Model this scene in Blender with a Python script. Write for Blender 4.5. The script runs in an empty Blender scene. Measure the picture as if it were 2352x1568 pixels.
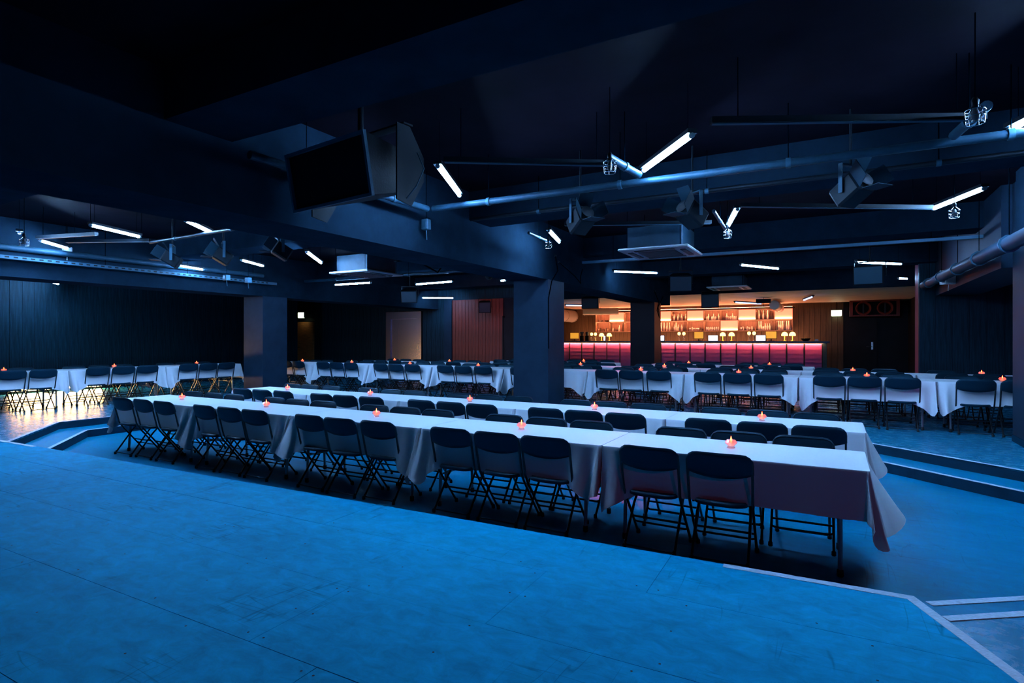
import bpy, bmesh, math, random
from mathutils import Vector, Matrix

# ------------------------------------------------------------------ camera, world, exposure
SC = bpy.context.scene
COL = SC.collection
PI = math.pi
cam_d = bpy.data.cameras.new('camera')
cam = bpy.data.objects.new('camera', cam_d)
COL.objects.link(cam)
cam_d.sensor_width = 36.0
cam_d.lens = 20.0
cam_d.shift_y = -4.0 / 2352.0
cam_d.clip_end = 200
cam.location = (0, 0, 1.36)
cam.rotation_euler = (PI / 2, 0, math.radians(29.324))
SC.camera = cam

W = bpy.data.worlds.new('world')
SC.world = W
W.use_nodes = True
W.node_tree.nodes['Background'].inputs[0].default_value = (0.01, 0.03, 0.06, 1)
W.node_tree.nodes['Background'].inputs[1].default_value = 0.02

vs = SC.view_settings
vs.view_transform = 'Standard'
vs.look = 'None'
vs.exposure = 0.0
vs.gamma = 1.0
vs.use_curve_mapping = False
SC.cycles.use_denoising = True
SC.cycles.use_light_tree = False
SC.cycles.max_bounces = 4
SC.cycles.diffuse_bounces = 2
SC.cycles.glossy_bounces = 2
SC.cycles.transmission_bounces = 2
SC.cycles.use_adaptive_sampling = True
SC.cycles.adaptive_threshold = 0.02
SC.cycles.transparent_max_bounces = 5
SC.cycles.sample_clamp_indirect = 3.0
SC.cycles.caustics_reflective = False
SC.cycles.caustics_refractive = False

TUBE_COL = (0.24, 0.52, 1.0)
TUBE_POWER = 425.0

# ------------------------------------------------------------------ materials
def node(nt, t, **kw):
    n = nt.nodes.new(t)
    for k, v in kw.items():
        setattr(n, k, v)
    return n

def mat(name, color, rough=0.6, metal=0.0, emit=None, power=0.0, var=0.0, scale=4.0, stretch=(1, 1, 1),
        bump=0.0, rvar=0.0, spec=0.5, coat=0.0, sheen=0.0, stint=None):
    m = bpy.data.materials.new(name)
    m.use_nodes = True
    nt = m.node_tree
    b = nt.nodes['Principled BSDF']
    b.inputs['Base Color'].default_value = (*color, 1)
    b.inputs['Roughness'].default_value = rough
    b.inputs['Metallic'].default_value = metal
    b.inputs['Specular IOR Level'].default_value = spec
    b.inputs['Coat Weight'].default_value = coat
    if stint: b.inputs['Specular Tint'].default_value = (*stint, 1)
    b.inputs['Sheen Weight'].default_value = sheen
    if emit:
        b.inputs['Emission Color'].default_value = (*emit, 1)
        b.inputs['Emission Strength'].default_value = power
    if var or bump or rvar:
        tc = node(nt, 'ShaderNodeTexCoord')
        mp = node(nt, 'ShaderNodeMapping')
        mp.inputs['Scale'].default_value = stretch
        nz = node(nt, 'ShaderNodeTexNoise')
        nz.inputs['Scale'].default_value = scale
        nz.inputs['Detail'].default_value = 3
        nz.inputs['Roughness'].default_value = 0.6
        nt.links.new(tc.outputs['Object'], mp.inputs[0])
        nt.links.new(mp.outputs[0], nz.inputs['Vector'])
        if var:
            r = node(nt, 'ShaderNodeValToRGB')
            r.color_ramp.elements[0].position = 0.3
            r.color_ramp.elements[1].position = 0.7
            r.color_ramp.elements[0].color = tuple(c * (1 - var) for c in color) + (1,)
            r.color_ramp.elements[1].color = tuple(min(1, c * (1 + var)) for c in color) + (1,)
            nt.links.new(nz.outputs['Fac'], r.inputs[0])
            nt.links.new(r.outputs[0], b.inputs['Base Color'])
        if rvar:
            mr = node(nt, 'ShaderNodeMapRange')
            mr.inputs['From Min'].default_value = 0.3
            mr.inputs['From Max'].default_value = 0.7
            mr.inputs['To Min'].default_value = rough - rvar
            mr.inputs['To Max'].default_value = rough + rvar
            nt.links.new(nz.outputs['Fac'], mr.inputs[0])
            nt.links.new(mr.outputs[0], b.inputs['Roughness'])
        if bump:
            bp = node(nt, 'ShaderNodeBump')
            bp.inputs['Strength'].default_value = bump
            bp.inputs['Distance'].default_value = 0.02
            nt.links.new(nz.outputs['Fac'], bp.inputs['Height'])
            nt.links.new(bp.outputs[0], b.inputs['Normal'])
    return m

def floor_mat(name, color, rough, scuff=0.35, spec=0.35, stint=None):
    m = mat(name, color, rough, var=0.0, spec=spec, stint=stint)
    nt = m.node_tree
    b = nt.nodes['Principled BSDF']
    tc = node(nt, 'ShaderNodeTexCoord')
    mp = node(nt, 'ShaderNodeMapping')
    mp.inputs['Scale'].default_value = (0.8, 1.2, 1)
    n1 = node(nt, 'ShaderNodeTexNoise'); n1.inputs['Scale'].default_value = 0.7; n1.inputs['Detail'].default_value = 4
    n1.inputs['Roughness'].default_value = 0.65
    n2 = node(nt, 'ShaderNodeTexNoise'); n2.inputs['Scale'].default_value = 9.0; n2.inputs['Detail'].default_value = 5
    n2.inputs['Roughness'].default_value = 0.75; n2.inputs['Distortion'].default_value = 0.6
    # worn streaks: strongly stretched noise in a turned frame
    mp2 = node(nt, 'ShaderNodeMapping')
    mp2.inputs['Scale'].default_value = (1.2, 14, 1); mp2.inputs['Rotation'].default_value = (0, 0, 0.5)
    n3 = node(nt, 'ShaderNodeTexNoise'); n3.inputs['Scale'].default_value = 2.2; n3.inputs['Detail'].default_value = 2
    nt.links.new(tc.outputs['Object'], mp.inputs[0]); nt.links.new(tc.outputs['Object'], mp2.inputs[0])
    nt.links.new(mp.outputs[0], n1.inputs['Vector']); nt.links.new(mp.outputs[0], n2.inputs['Vector'])
    nt.links.new(mp2.outputs[0], n3.inputs['Vector'])
    a1 = node(nt, 'ShaderNodeMath', operation='ADD'); a2 = node(nt, 'ShaderNodeMath', operation='MULTIPLY_ADD')
    nt.links.new(n1.outputs['Fac'], a1.inputs[0]); nt.links.new(n2.outputs['Fac'], a1.inputs[1])
    nt.links.new(n3.outputs['Fac'], a2.inputs[0]); a2.inputs[1].default_value = 0.14
    nt.links.new(a1.outputs[0], a2.inputs[2])
    r = node(nt, 'ShaderNodeValToRGB')
    r.color_ramp.elements[0].position = 0.34; r.color_ramp.elements[1].position = 0.76
    half = node(nt, 'ShaderNodeMath', operation='MULTIPLY'); half.inputs[1].default_value = 0.5
    nt.links.new(a2.outputs[0], half.inputs[0])
    r.color_ramp.elements[0].color = tuple(c * (1 - scuff) for c in color) + (1,)
    r.color_ramp.elements[1].color = tuple(min(1, c * (1 + scuff)) for c in color) + (1,)
    nt.links.new(half.outputs[0], r.inputs[0])
    last = r.outputs[0]
    for rot, sc, seed in ((0.35, (0.55, 9, 1), 3.1), (-0.9, (7, 0.6, 1), 8.7)):
        mp3 = node(nt, 'ShaderNodeMapping'); mp3.inputs['Rotation'].default_value = (0, 0, rot)
        mp3.inputs['Scale'].default_value = sc; mp3.inputs['Location'].default_value = (seed, seed * 2, 0)
        nd = node(nt, 'ShaderNodeTexNoise'); nd.inputs['Scale'].default_value = 1.3; nd.inputs['Detail'].default_value = 1.5
        mk = node(nt, 'ShaderNodeTexNoise'); mk.inputs['Scale'].default_value = 1.7; mk.inputs['Detail'].default_value = 2
        nt.links.new(tc.outputs['Object'], mp3.inputs[0]); nt.links.new(mp3.outputs[0], nd.inputs['Vector'])
        nt.links.new(tc.outputs['Object'], mk.inputs['Vector'])
        sb = node(nt, 'ShaderNodeMath', operation='SUBTRACT'); sb.inputs[1].default_value = 0.5
        ab = node(nt, 'ShaderNodeMath', operation='ABSOLUTE')
        lt = node(nt, 'ShaderNodeMapRange'); lt.inputs['From Min'].default_value = 0.0; lt.inputs['From Max'].default_value = 0.012
        lt.inputs['To Min'].default_value = 0.55; lt.inputs['To Max'].default_value = 0.0
        mm = node(nt, 'ShaderNodeMapRange'); mm.inputs['From Min'].default_value = 0.52; mm.inputs['From Max'].default_value = 0.62
        mu = node(nt, 'ShaderNodeMath', operation='MULTIPLY')
        mx = node(nt, 'ShaderNodeMix', data_type='RGBA')
        nt.links.new(nd.outputs['Fac'], sb.inputs[0]); nt.links.new(sb.outputs[0], ab.inputs[0]); nt.links.new(ab.outputs[0], lt.inputs[0])
        nt.links.new(mk.outputs['Fac'], mm.inputs[0]); nt.links.new(lt.outputs[0], mu.inputs[0]); nt.links.new(mm.outputs[0], mu.inputs[1])
        nt.links.new(mu.outputs[0], mx.inputs['Factor']); nt.links.new(last, mx.inputs['A'])
        mx.inputs['B'].default_value = tuple(c * 0.35 for c in color) + (1,)
        last = mx.outputs['Result']
    nt.links.new(last, b.inputs['Base Color'])
    mr = node(nt, 'ShaderNodeMapRange')
    mr.inputs['From Min'].default_value = 0.3; mr.inputs['From Max'].default_value = 0.7
    mr.inputs['To Min'].default_value = rough - 0.05; mr.inputs['To Max'].default_value = rough + 0.06
    nt.links.new(n2.outputs['Fac'], mr.inputs[0]); nt.links.new(mr.outputs[0], b.inputs['Roughness'])
    bp = node(nt, 'ShaderNodeBump'); bp.inputs['Strength'].default_value = 0.012; bp.inputs['Distance'].default_value = 0.003
    nt.links.new(n2.outputs['Fac'], bp.inputs['Height']); nt.links.new(bp.outputs[0], b.inputs['Normal'])
    return m

def glass_mat(name, tint):
    m = bpy.data.materials.new(name); m.use_nodes = True
    nt = m.node_tree
    out = nt.nodes['Material Output']; nt.nodes.remove(nt.nodes['Principled BSDF'])
    tr = node(nt, 'ShaderNodeBsdfTransparent'); tr.inputs[0].default_value = (*tint, 1)
    tl = node(nt, 'ShaderNodeBsdfTranslucent'); tl.inputs[0].default_value = (0.95, 0.9, 0.9, 1)
    gl = node(nt, 'ShaderNodeBsdfGlossy'); gl.inputs['Roughness'].default_value = 0.12
    m1 = node(nt, 'ShaderNodeMixShader'); m1.inputs[0].default_value = 0.45
    m2 = node(nt, 'ShaderNodeMixShader'); m2.inputs[0].default_value = 0.12
    nt.links.new(tr.outputs[0], m1.inputs[1]); nt.links.new(tl.outputs[0], m1.inputs[2])
    nt.links.new(m1.outputs[0], m2.inputs[1]); nt.links.new(gl.outputs[0], m2.inputs[2])
    nt.links.new(m2.outputs[0], out.inputs['Surface'])
    return m

M = {}
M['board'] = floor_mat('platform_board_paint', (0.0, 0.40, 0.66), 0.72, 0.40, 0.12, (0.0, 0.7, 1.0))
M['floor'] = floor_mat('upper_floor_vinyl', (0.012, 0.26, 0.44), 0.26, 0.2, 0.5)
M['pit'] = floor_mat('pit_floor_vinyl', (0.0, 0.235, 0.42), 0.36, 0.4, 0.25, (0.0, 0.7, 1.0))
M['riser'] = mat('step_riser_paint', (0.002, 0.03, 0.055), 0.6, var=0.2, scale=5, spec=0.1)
M['tape'] = mat('white_edge_tape', (0.62, 0.70, 0.80), 0.55, var=0.25, scale=30, stretch=(1, 6, 1))
M['nosing'] = mat('aluminium_nosing', (0.55, 0.72, 0.80), 0.45, 0.0, var=0.15, scale=12)
M['screw'] = mat('dark_screw_head', (0.01, 0.015, 0.02), 0.5, 0.6)
M['ceil'] = mat('dark_ceiling_paint', (0.007, 0.005, 0.009), 0.6, var=0.3, scale=2.5, bump=0.15, spec=0.02)
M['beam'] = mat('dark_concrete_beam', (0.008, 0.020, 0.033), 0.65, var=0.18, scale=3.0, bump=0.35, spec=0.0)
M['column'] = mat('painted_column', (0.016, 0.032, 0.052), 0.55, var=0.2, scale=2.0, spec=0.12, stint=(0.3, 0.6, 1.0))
M['barceil'] = mat('pale_bar_ceiling', (0.78, 0.58, 0.48), 0.6, var=0.1, scale=3)
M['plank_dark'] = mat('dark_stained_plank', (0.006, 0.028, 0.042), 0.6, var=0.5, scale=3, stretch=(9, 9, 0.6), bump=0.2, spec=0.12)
M['plank_brown'] = mat('brown_stained_plank', (0.105, 0.07, 0.038), 0.6, var=0.4, scale=3, stretch=(9, 9, 0.6), bump=0.2)
M['plank_red'] = mat('red_brown_plank', (0.20, 0.024, 0.014), 0.55, var=0.55, scale=3, stretch=(12, 12, 0.6), bump=0.2)
M['door'] = mat('dark_door_paint', (0.012, 0.014, 0.02), 0.55, var=0.2, scale=2, spec=0.15)
M['door_brown'] = mat('brown_door_veneer', (0.80, 0.26, 0.08), 0.5, var=0.25, scale=4, stretch=(1, 1, 8))
M['steel'] = mat('brushed_steel', (0.58, 0.55, 0.72), 0.24, 1.0)
M['chrome'] = mat('bright_steel', (0.7, 0.7, 0.72), 0.25, 1.0)
M['legmetal'] = mat('grey_steel_tube', (0.30, 0.33, 0.36), 0.35, 0.8)
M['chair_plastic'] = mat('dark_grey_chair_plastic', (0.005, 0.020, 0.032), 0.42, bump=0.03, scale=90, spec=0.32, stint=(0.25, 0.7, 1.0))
M['chair_metal'] = mat('black_chair_tube', (0.010, 0.013, 0.016), 0.28, 0.2, coat=0.3)
M['rubber'] = mat('black_rubber', (0.01, 0.01, 0.01), 0.7)
M['cloth'] = mat('white_satin_cloth', (0.86, 0.86, 0.90), 0.55, bump=0.05, scale=26, sheen=0.15)
M['table'] = mat('grey_plastic_tabletop', (0.35, 0.37, 0.40), 0.6)
M['tube'] = mat('blue_white_tube_glow', (0.8, 0.9, 1.0), 0.3, emit=TUBE_COL, power=TUBE_POWER)
M['tube_far'] = mat('softer_blue_tube_glow', (0.8, 0.9, 1.0), 0.3, emit=TUBE_COL, power=TUBE_POWER * 0.33)
M['tube_dim'] = mat('dim_violet_tube_glow', (0.6, 0.7, 1.0), 0.3, emit=(0.22, 0.36, 1.0), power=9.0)
M['tubecap'] = mat('grey_tube_cap', (0.35, 0.4, 0.45), 0.4)
M['pipe'] = mat('painted_pipe', (0.012, 0.042, 0.066), 0.45, 0.0, var=0.2, scale=6, spec=0.2)
M['blackmetal'] = mat('black_painted_metal', (0.004, 0.008, 0.012), 0.5, 0.0, spec=0.15)
M['greymetal'] = mat('grey_painted_metal', (0.03, 0.09, 0.13), 0.5, 0.0, spec=0.2)
M['litmetal'] = mat('lit_blue_rail', (0.12, 0.26, 0.38), 0.4, spec=0.3)  # tube light on the long rail put in as a paler metal
M['wire'] = mat('black_wire', (0.0, 0.002, 0.004), 0.8, spec=0.0)
M['barn'] = mat('dark_barn_door', (0.006, 0.024, 0.038), 0.5, spec=0.12)
M['column_shade'] = mat('shaded_column_paint', (0.010, 0.006, 0.010), 0.5, var=0.2, scale=2, spec=0.15)  # shade on the bar column put in as a darker column paint
M['pink_light_trim'] = mat('pink_barlight_trim', (0.42, 0.08, 0.12), 0.6, spec=0.1)  # pink bar light painted into the colour of the wall end
M['acbody'] = mat('galvanised_ac_body', (0.012, 0.032, 0.05), 0.5, var=0.3, scale=3, spec=0.15)
M['white'] = mat('off_white_plastic', (0.62, 0.62, 0.64), 0.45)
M['acgrille'] = mat('dark_grille', (0.08, 0.08, 0.09), 0.6)
M['speaker'] = mat('black_speaker_cabinet', (0.003, 0.005, 0.007), 0.6, bump=0.1, scale=60, spec=0.1)
M['spkface'] = mat('grey_speaker_grille', (0.015, 0.03, 0.045), 0.55)
M['exit'] = mat('exit_sign_glow', (0.8, 0.9, 0.8), 0.4, emit=(0.80, 1.0, 0.62), power=5.0)
M['wax'] = mat('glowing_wax', (0.9, 0.75, 0.6), 0.5, emit=(1.0, 0.24, 0.08), power=3.0)  # candle glow put into the wax as emission
M['flame'] = mat('candle_flame', (1, 0.7, 0.3), 0.5, emit=(1.0, 0.05, 0.010), power=42.0)
M['candleglass'] = glass_mat('clear_candle_glass', (0.98, 0.95, 0.97))
M['barpanel'] = mat('bar_front_panel', (0.19, 0.013, 0.14), 0.65, var=0.12, scale=5, stretch=(1, 1, 9))
M['bartop'] = mat('dark_bar_top', (0.06, 0.09, 0.16), 0.15, coat=0.5)
M['strip'] = mat('red_led_strip', (1, 0.4, 0.3), 0.5, emit=(1.0, 0.42, 0.14), power=700.0)
M['shelfglow'] = mat('orange_backlit_panel', (0.9, 0.5, 0.35), 0.5, emit=(1.0, 0.17, 0.085), power=2.5)
M['shelfstrip'] = mat('warm_led_strip', (1, 0.7, 0.5), 0.5, emit=(1.0, 0.42, 0.20), power=40.0)
M['added_cell'] = mat('added_cubby_strip', (1, 0.7, 0.5), 0.5, emit=(1.0, 0.38, 0.17), power=200.0)
M['added_ceilfill'] = mat('added_salmon_strip', (1, 0.6, 0.4), 0.5, emit=(1.0, 0.36, 0.17), power=75.0)
M['added_cove'] = mat('added_cove_strip', (1, 0.6, 0.4), 0.5, emit=(1.0, 0.27, 0.13), power=40.0)
M['shelfwood'] = mat('shelf_board', (0.35, 0.20, 0.14), 0.5, var=0.2, scale=6, stretch=(0.6, 5, 5))
M['shelfback'] = mat('shelf_back_planks', (0.22, 0.10, 0.07), 0.6, var=0.3, scale=4, stretch=(8, 1, 0.6))
M['bottle'] = glass_mat('pale_bottle_glass', (1.0, 0.85, 0.75))
M['bottle2'] = mat('frosted_bottle', (0.92, 0.72, 0.60), 0.3)
M['lampglow'] = mat('yellow_lamp_globe', (1, 0.9, 0.5), 0.5, emit=(1.0, 0.60, 0.14), power=5.0)
M['signglow'] = mat('white_menu_lightbox', (0.9, 0.9, 1.0), 0.5, emit=(0.78, 0.80, 1.0), power=3.5)
M['amber'] = mat('amber_screen', (0.8, 0.5, 0.1), 0.5, emit=(1.0, 0.42, 0.04), power=0.8)
M['brass'] = mat('brass', (0.8, 0.6, 0.25), 0.3, 1.0)
M['bluescreen'] = mat('blue_plastic', (0.05, 0.12, 0.4), 0.4)
M['warmglow'] = mat('warm_floor_light', (1, 0.8, 0.5), 0.5, emit=(1.0, 0.56, 0.20), power=60.0)
M['duct'] = mat('pale_round_duct', (0.55, 0.50, 0.46), 0.45, 0.2)

# ------------------------------------------------------------------ mesh builder
class MB:
    def __init__(self):
        self.v, self.f, self.s = [], [], []
    def add(self, vs_, fs_, smooth=False):
        o = len(self.v)
        self.v += [tuple(p) for p in vs_]
        for f in fs_:
            self.f.append(tuple(i + o for i in f)); self.s.append(smooth)
        return self
    def box(self, x0, x1, y0, y1, z0, z1):
        return self.add([(x0, y0, z0), (x1, y0, z0), (x1, y1, z0), (x0, y1, z0), (x0, y0, z1), (x1, y0, z1), (x1, y1, z1), (x0, y1, z1)],
                        [(3, 2, 1, 0), (4, 5, 6, 7), (0, 1, 5, 4), (1, 2, 6, 5), (2, 3, 7, 6), (3, 0, 4, 7)])
    def cbox(self, x0, x1, y0, y1, z0, z1, c=0.01):
        """box with chamfered vertical and horizontal edges (via bmesh bevel)"""
        bm = bmesh.new()
        vv = [bm.verts.new(p) for p in [(x0, y0, z0), (x1, y0, z0), (x1, y1, z0), (x0, y1, z0), (x0, y0, z1), (x1, y0, z1), (x1, y1, z1), (x0, y1, z1)]]
        for f in [(3, 2, 1, 0), (4, 5, 6, 7), (0, 1, 5, 4), (1, 2, 6, 5), (2, 3, 7, 6), (3, 0, 4, 7)]:
            bm.faces.new([vv[i] for i in f])
        bmesh.ops.bevel(bm, geom=list(bm.edges), offset=c, segments=1, affect='EDGES')
        bm.verts.index_update()
        self.add([v.co for v in bm.verts], [[v.index for v in f.verts] for f in bm.faces])
        bm.free()
        return self
    def prism(self, pts, z0, z1):
        n = len(pts)
        a = [(p[0], p[1], z0) for p in pts] + [(p[0], p[1], z1) for p in pts]
        fs_ = [tuple(range(n - 1, -1, -1)), tuple(range(n, 2 * n))]
        fs_ += [(i, (i + 1) % n, n + (i + 1) % n, n + i) for i in range(n)]
        return self.add(a, fs_)
    def tube(self, pts, r, n=6, cap=True):
        pts = [Vector(p) for p in pts]
        rings = []
        up = None
        for i, p in enumerate(pts):
            if i == 0: d = pts[1] - p
            elif i == len(pts) - 1: d = p - pts[i - 1]
            else: d = (pts[i + 1] - p).normalized() + (p - pts[i - 1]).normalized()
            d.normalize()
            if up is None:
                up = Vector((0, 0, 1)) if abs(d.z) < 0.9 else Vector((1, 0, 0))
            a = d.cross(up)
            if a.length < 1e-5: a = d.cross(Vector((0, 1, 0)))
            a.normalize(); b = a.cross(d).normalized(); up = b
            rr = r[i] if isinstance(r, (list, tuple)) else r
            rings.append([p + a * math.cos(2 * PI * k / n) * rr + b * math.sin(2 * PI * k / n) * rr for k in range(n)])
        vs_ = [q for ring in rings for q in ring]
        fs_ = []
        for i in range(len(pts) - 1):
            for k in range(n):
                fs_.append((i * n + k, i * n + (k + 1) % n, (i + 1) * n + (k + 1) % n, (i + 1) * n + k))
        self.add(vs_, fs_, True)
        if cap:
            m = (len(pts) - 1) * n
            self.add(vs_, [tuple(range(n - 1, -1, -1)), tuple(range(m, m + n))])
        return self
    def lathe(self, prof, n=12, c=(0, 0, 0), smooth=True):
        vs_ = []
        for r, z in prof:
            for k in range(n):
                a = 2 * PI * k / n
                vs_.append((c[0] + r * math.cos(a), c[1] + r * math.sin(a), c[2] + z))
        fs_ = []
        for i in range(len(prof) - 1):
            for k in range(n):
                fs_.append((i * n + k, i * n + (k + 1) % n, (i + 1) * n + (k + 1) % n, (i + 1) * n + k))
        self.add(vs_, fs_, smooth)
        return self
    def xf(self, mtx):
        self.v = [tuple(mtx @ Vector(p)) for p in self.v]
        return self
    def mesh(self, name, m):
        me = bpy.data.meshes.new(name)
        me.from_pydata(self.v, [], self.f)
        me.materials.append(m)
        me.polygons.foreach_set('use_smooth', self.s)
        me.update()
        return me
    def build(self, name, m, parent=None):
        return put(name, self.mesh(name, m), parent)

def put(name, me, parent=None, loc=None, rz=0.0):
    o = bpy.data.objects.new(name, me)
    COL.objects.link(o)
    if parent is not None: o.parent = parent
    if loc is not None: o.location = loc
    if rz: o.rotation_euler = (0, 0, rz)
    return o

def tag(o, label=None, cat=None, group=None, kind=None):
    if label: o['label'] = label
    if cat: o['category'] = cat
    if group: o['group'] = group
    if kind: o['kind'] = kind
    return o

def thing(name, label, cat, loc=(0, 0, 0), rz=0.0, group=None):
    o = bpy.data.objects.new(name, None)
    COL.objects.link(o)
    o.empty_display_size = 0.1
    o.location = loc
    o.rotation_euler = (0, 0, rz)
    return tag(o, label, cat, group)

def struct(name, mb, m, label=None, parent=None):
    o = mb.build(name, m, parent)
    if parent is None: tag(o, label, None, None, 'structure')
    return o

ORD = ['first', 'second', 'third', 'fourth', 'fifth', 'sixth', 'seventh', 'eighth', 'ninth', 'tenth', 'eleventh', 'twelfth',
       'thirteenth', 'fourteenth', 'fifteenth', 'sixteenth', 'seventeenth', 'eighteenth', 'nineteenth', 'twentieth',
       'twenty-first', 'twenty-second', 'twenty-third', 'twenty-fourth', 'twenty-fifth', 'twenty-sixth', 'twenty-seventh',
       'twenty-eighth', 'twenty-ninth', 'thirtieth']
rnd = random.Random(7)

# ------------------------------------------------------------------ floors, pit, steps
PIT = -0.23
STEP = -0.115
CZ = 3.45                       # main ceiling
# rim of the sunken floor (upper level) and of the lower step
P = [(-9.57, 3.34), (0.38, 3.67), (0.47, 3.47), (2.4, 4.88), (2.4, 7.2), (0.15, 9.05), (-8.9, 9.05), (-11.15, 7.6), (-11.1, 4.52)]
Q = [(-8.85, 3.364), (0.38, 3.67), (0.46, 3.93), (1.9, 4.97), (1.9, 6.99), (0.05, 8.58), (-8.75, 8.58), (-10.62, 7.35), (-10.58, 4.70)]
PLAT = [(-12.0, -4.0), (3.87, -4.0), (0.38, 3.67), (-12.0, 3.26)]

def fill(name, loops, z, m, label=None, depth=0.0):
    bm = bmesh.new()
    for lp in loops:
        vv = [bm.verts.new((x, y, z)) for x, y in lp]
        for i in range(len(vv)): bm.edges.new((vv[i], vv[(i + 1) % len(vv)]))
    bmesh.ops.triangle_fill(bm, use_beauty=True, use_dissolve=False, edges=list(bm.edges))
    bmesh.ops.recalc_face_normals(bm, faces=list(bm.faces))
    for f in bm.faces:
        if f.normal.z < 0: f.normal_flip()
    if depth:
        g = bmesh.ops.extrude_face_region(bm, geom=list(bm.faces))
        bmesh.ops.translate(bm, verts=[v for v in g['geom'] if isinstance(v, bmesh.types.BMVert)], vec=(0, 0, -depth))
        bmesh.ops.recalc_face_normals(bm, faces=list(bm.faces))
    me = bpy.data.meshes.new(name)
    bm.to_mesh(me); bm.free()
    me.materials.append(m)
    o = put(name, me)
    tag(o, label, None, None, 'structure')
    return o

HOLE = [(-12.0, -4.0), (3.87, -4.0), (0.47, 3.47)] + P[3:] + [(-9.57, 3.34), (-12.0, 3.26)]
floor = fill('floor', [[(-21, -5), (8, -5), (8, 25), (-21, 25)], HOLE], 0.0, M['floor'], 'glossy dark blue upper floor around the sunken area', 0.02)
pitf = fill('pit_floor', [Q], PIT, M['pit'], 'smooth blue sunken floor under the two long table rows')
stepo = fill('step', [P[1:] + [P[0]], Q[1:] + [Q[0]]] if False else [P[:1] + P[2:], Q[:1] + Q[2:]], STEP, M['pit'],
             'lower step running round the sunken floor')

def ribbon(name, pts, z0, z1, m, parent, closed=False):
    mb = MB()
    n = len(pts)
    for i in range(n if closed else n - 1):
        a, b = pts[i], pts[(i + 1) % n]
        mb.add([(a[0], a[1], z0), (b[0], b[1], z0), (b[0], b[1], z1), (a[0], a[1], z1)], [(0, 1, 2, 3)])
    return mb.build(name, m, parent)

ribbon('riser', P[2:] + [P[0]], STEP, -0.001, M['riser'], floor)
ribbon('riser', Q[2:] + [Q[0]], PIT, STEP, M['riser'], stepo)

def strip_along(name, a, b, w, z, m, parent, side=1, th=0.004):
    """flat strip of width w lying on the left (side=1) or right of segment a-b"""
    d = Vector((b[0] - a[0], b[1] - a[1])); d.normalize()
    nrm = Vector((-d.y, d.x)) * side
    p = [a, b, (b[0] + nrm.x * w, b[1] + nrm.y * w), (a[0] + nrm.x * w, a[1] + nrm.y * w)]
    if side < 0: p = p[::-1]
    return MB().prism(p, z, z + th).build(name, m, parent)

for i in range(2, len(P)):
    strip_along('step_nosing', P[i], P[(i + 1) % len(P)], 0.05, 0.0, M['nosing' if i not in (2, 7, 8) else 'tape'], floor, -1)
for i in range(2, len(Q)):
    strip_along('step_nosing', Q[i], Q[(i + 1) % len(Q)], 0.05, STEP, M['nosing' if i not in (2, 7, 8) else 'tape'], stepo, -1)

# raised platform in front: sheets of painted board, each its own piece
def clip(poly, conv):
    out = poly
    n = len(conv)
    for i in range(n):
        a, b = conv[i], conv[(i + 1) % n]
        ins, out = out, []
        def side(p): return (b[0] - a[0]) * (p[1] - a[1]) - (b[1] - a[1]) * (p[0] - a[0])
        for k in range(len(ins)):
            p, q = ins[k], ins[(k + 1) % len(ins)]
            sp, sq = side(p), side(q)
            if sp >= 0: out.append(p)
            if sp * sq < 0:
                t = sp / (sp - sq)
                out.append((p[0] + (q[0] - p[0]) * t, p[1] + (q[1] - p[1]) * t))
        if not out: return []
    return out

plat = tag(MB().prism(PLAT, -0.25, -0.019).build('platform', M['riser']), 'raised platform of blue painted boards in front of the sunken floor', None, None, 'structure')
ys = [-4.0, -2.75, -2.1, -1.45, -0.85, -0.2, 0.42, 1.06, 1.70, 2.34, 3.04, 3.75]
offs = [0.3, 1.1, 0.0, 0.6, 1.4, 0.2, 0.9, 0.53, 0.10, 0.96, 1.55]
TH = math.radians(1.1)
ct, st = math.cos(TH), math.sin(TH)
screws = MB()
for j in range(len(ys) - 1):
    x = -2.4 * 6 + offs[j]
    while x < 4.5:
        g = 0.0016
        rect = [(x + g, ys[j] + g), (x + 2.4 - g, ys[j] + g), (x + 2.4 - g, ys[j + 1] - g), (x + g, ys[j + 1] - g)]
        rect = [(p[0] * ct - (p[1] - 2) * st, 2 + p[0] * st + (p[1] - 2) * ct) for p in rect]
        c = clip(rect, PLAT)
        if len(c) >= 3:
            area = abs(sum(c[i][0] * c[(i + 1) % len(c)][1] - c[(i + 1) % len(c)][0] * c[i][1] for i in range(len(c)))) / 2
            if area > 0.004:
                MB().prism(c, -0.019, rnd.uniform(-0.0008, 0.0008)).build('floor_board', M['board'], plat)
        for sx in (0.05, 0.8, 1.6, 2.35):
            for sy in (0.08, 0.5, 0.92):
                q = (x + sx + rnd.uniform(-.02, .02), ys[j] + (ys[j + 1] - ys[j]) * sy)
                q = (q[0] * ct - (q[1] - 2) * st, 2 + q[0] * st + (q[1] - 2) * ct)
                if -11 < q[0] < 0.3 and 0 < q[1] < 3.3 and rnd.random() < 0.75:
                    screws.add([(q[0] + 0.006 * math.cos(k * PI / 3), q[1] + 0.006 * math.sin(k * PI / 3), 0.0013) for k in range(6)], [(0, 1, 2, 3, 4, 5)])
        x += 2.4
tag(screws.build('screw_heads', M['screw'], plat), None, None, None, 'stuff')
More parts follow.
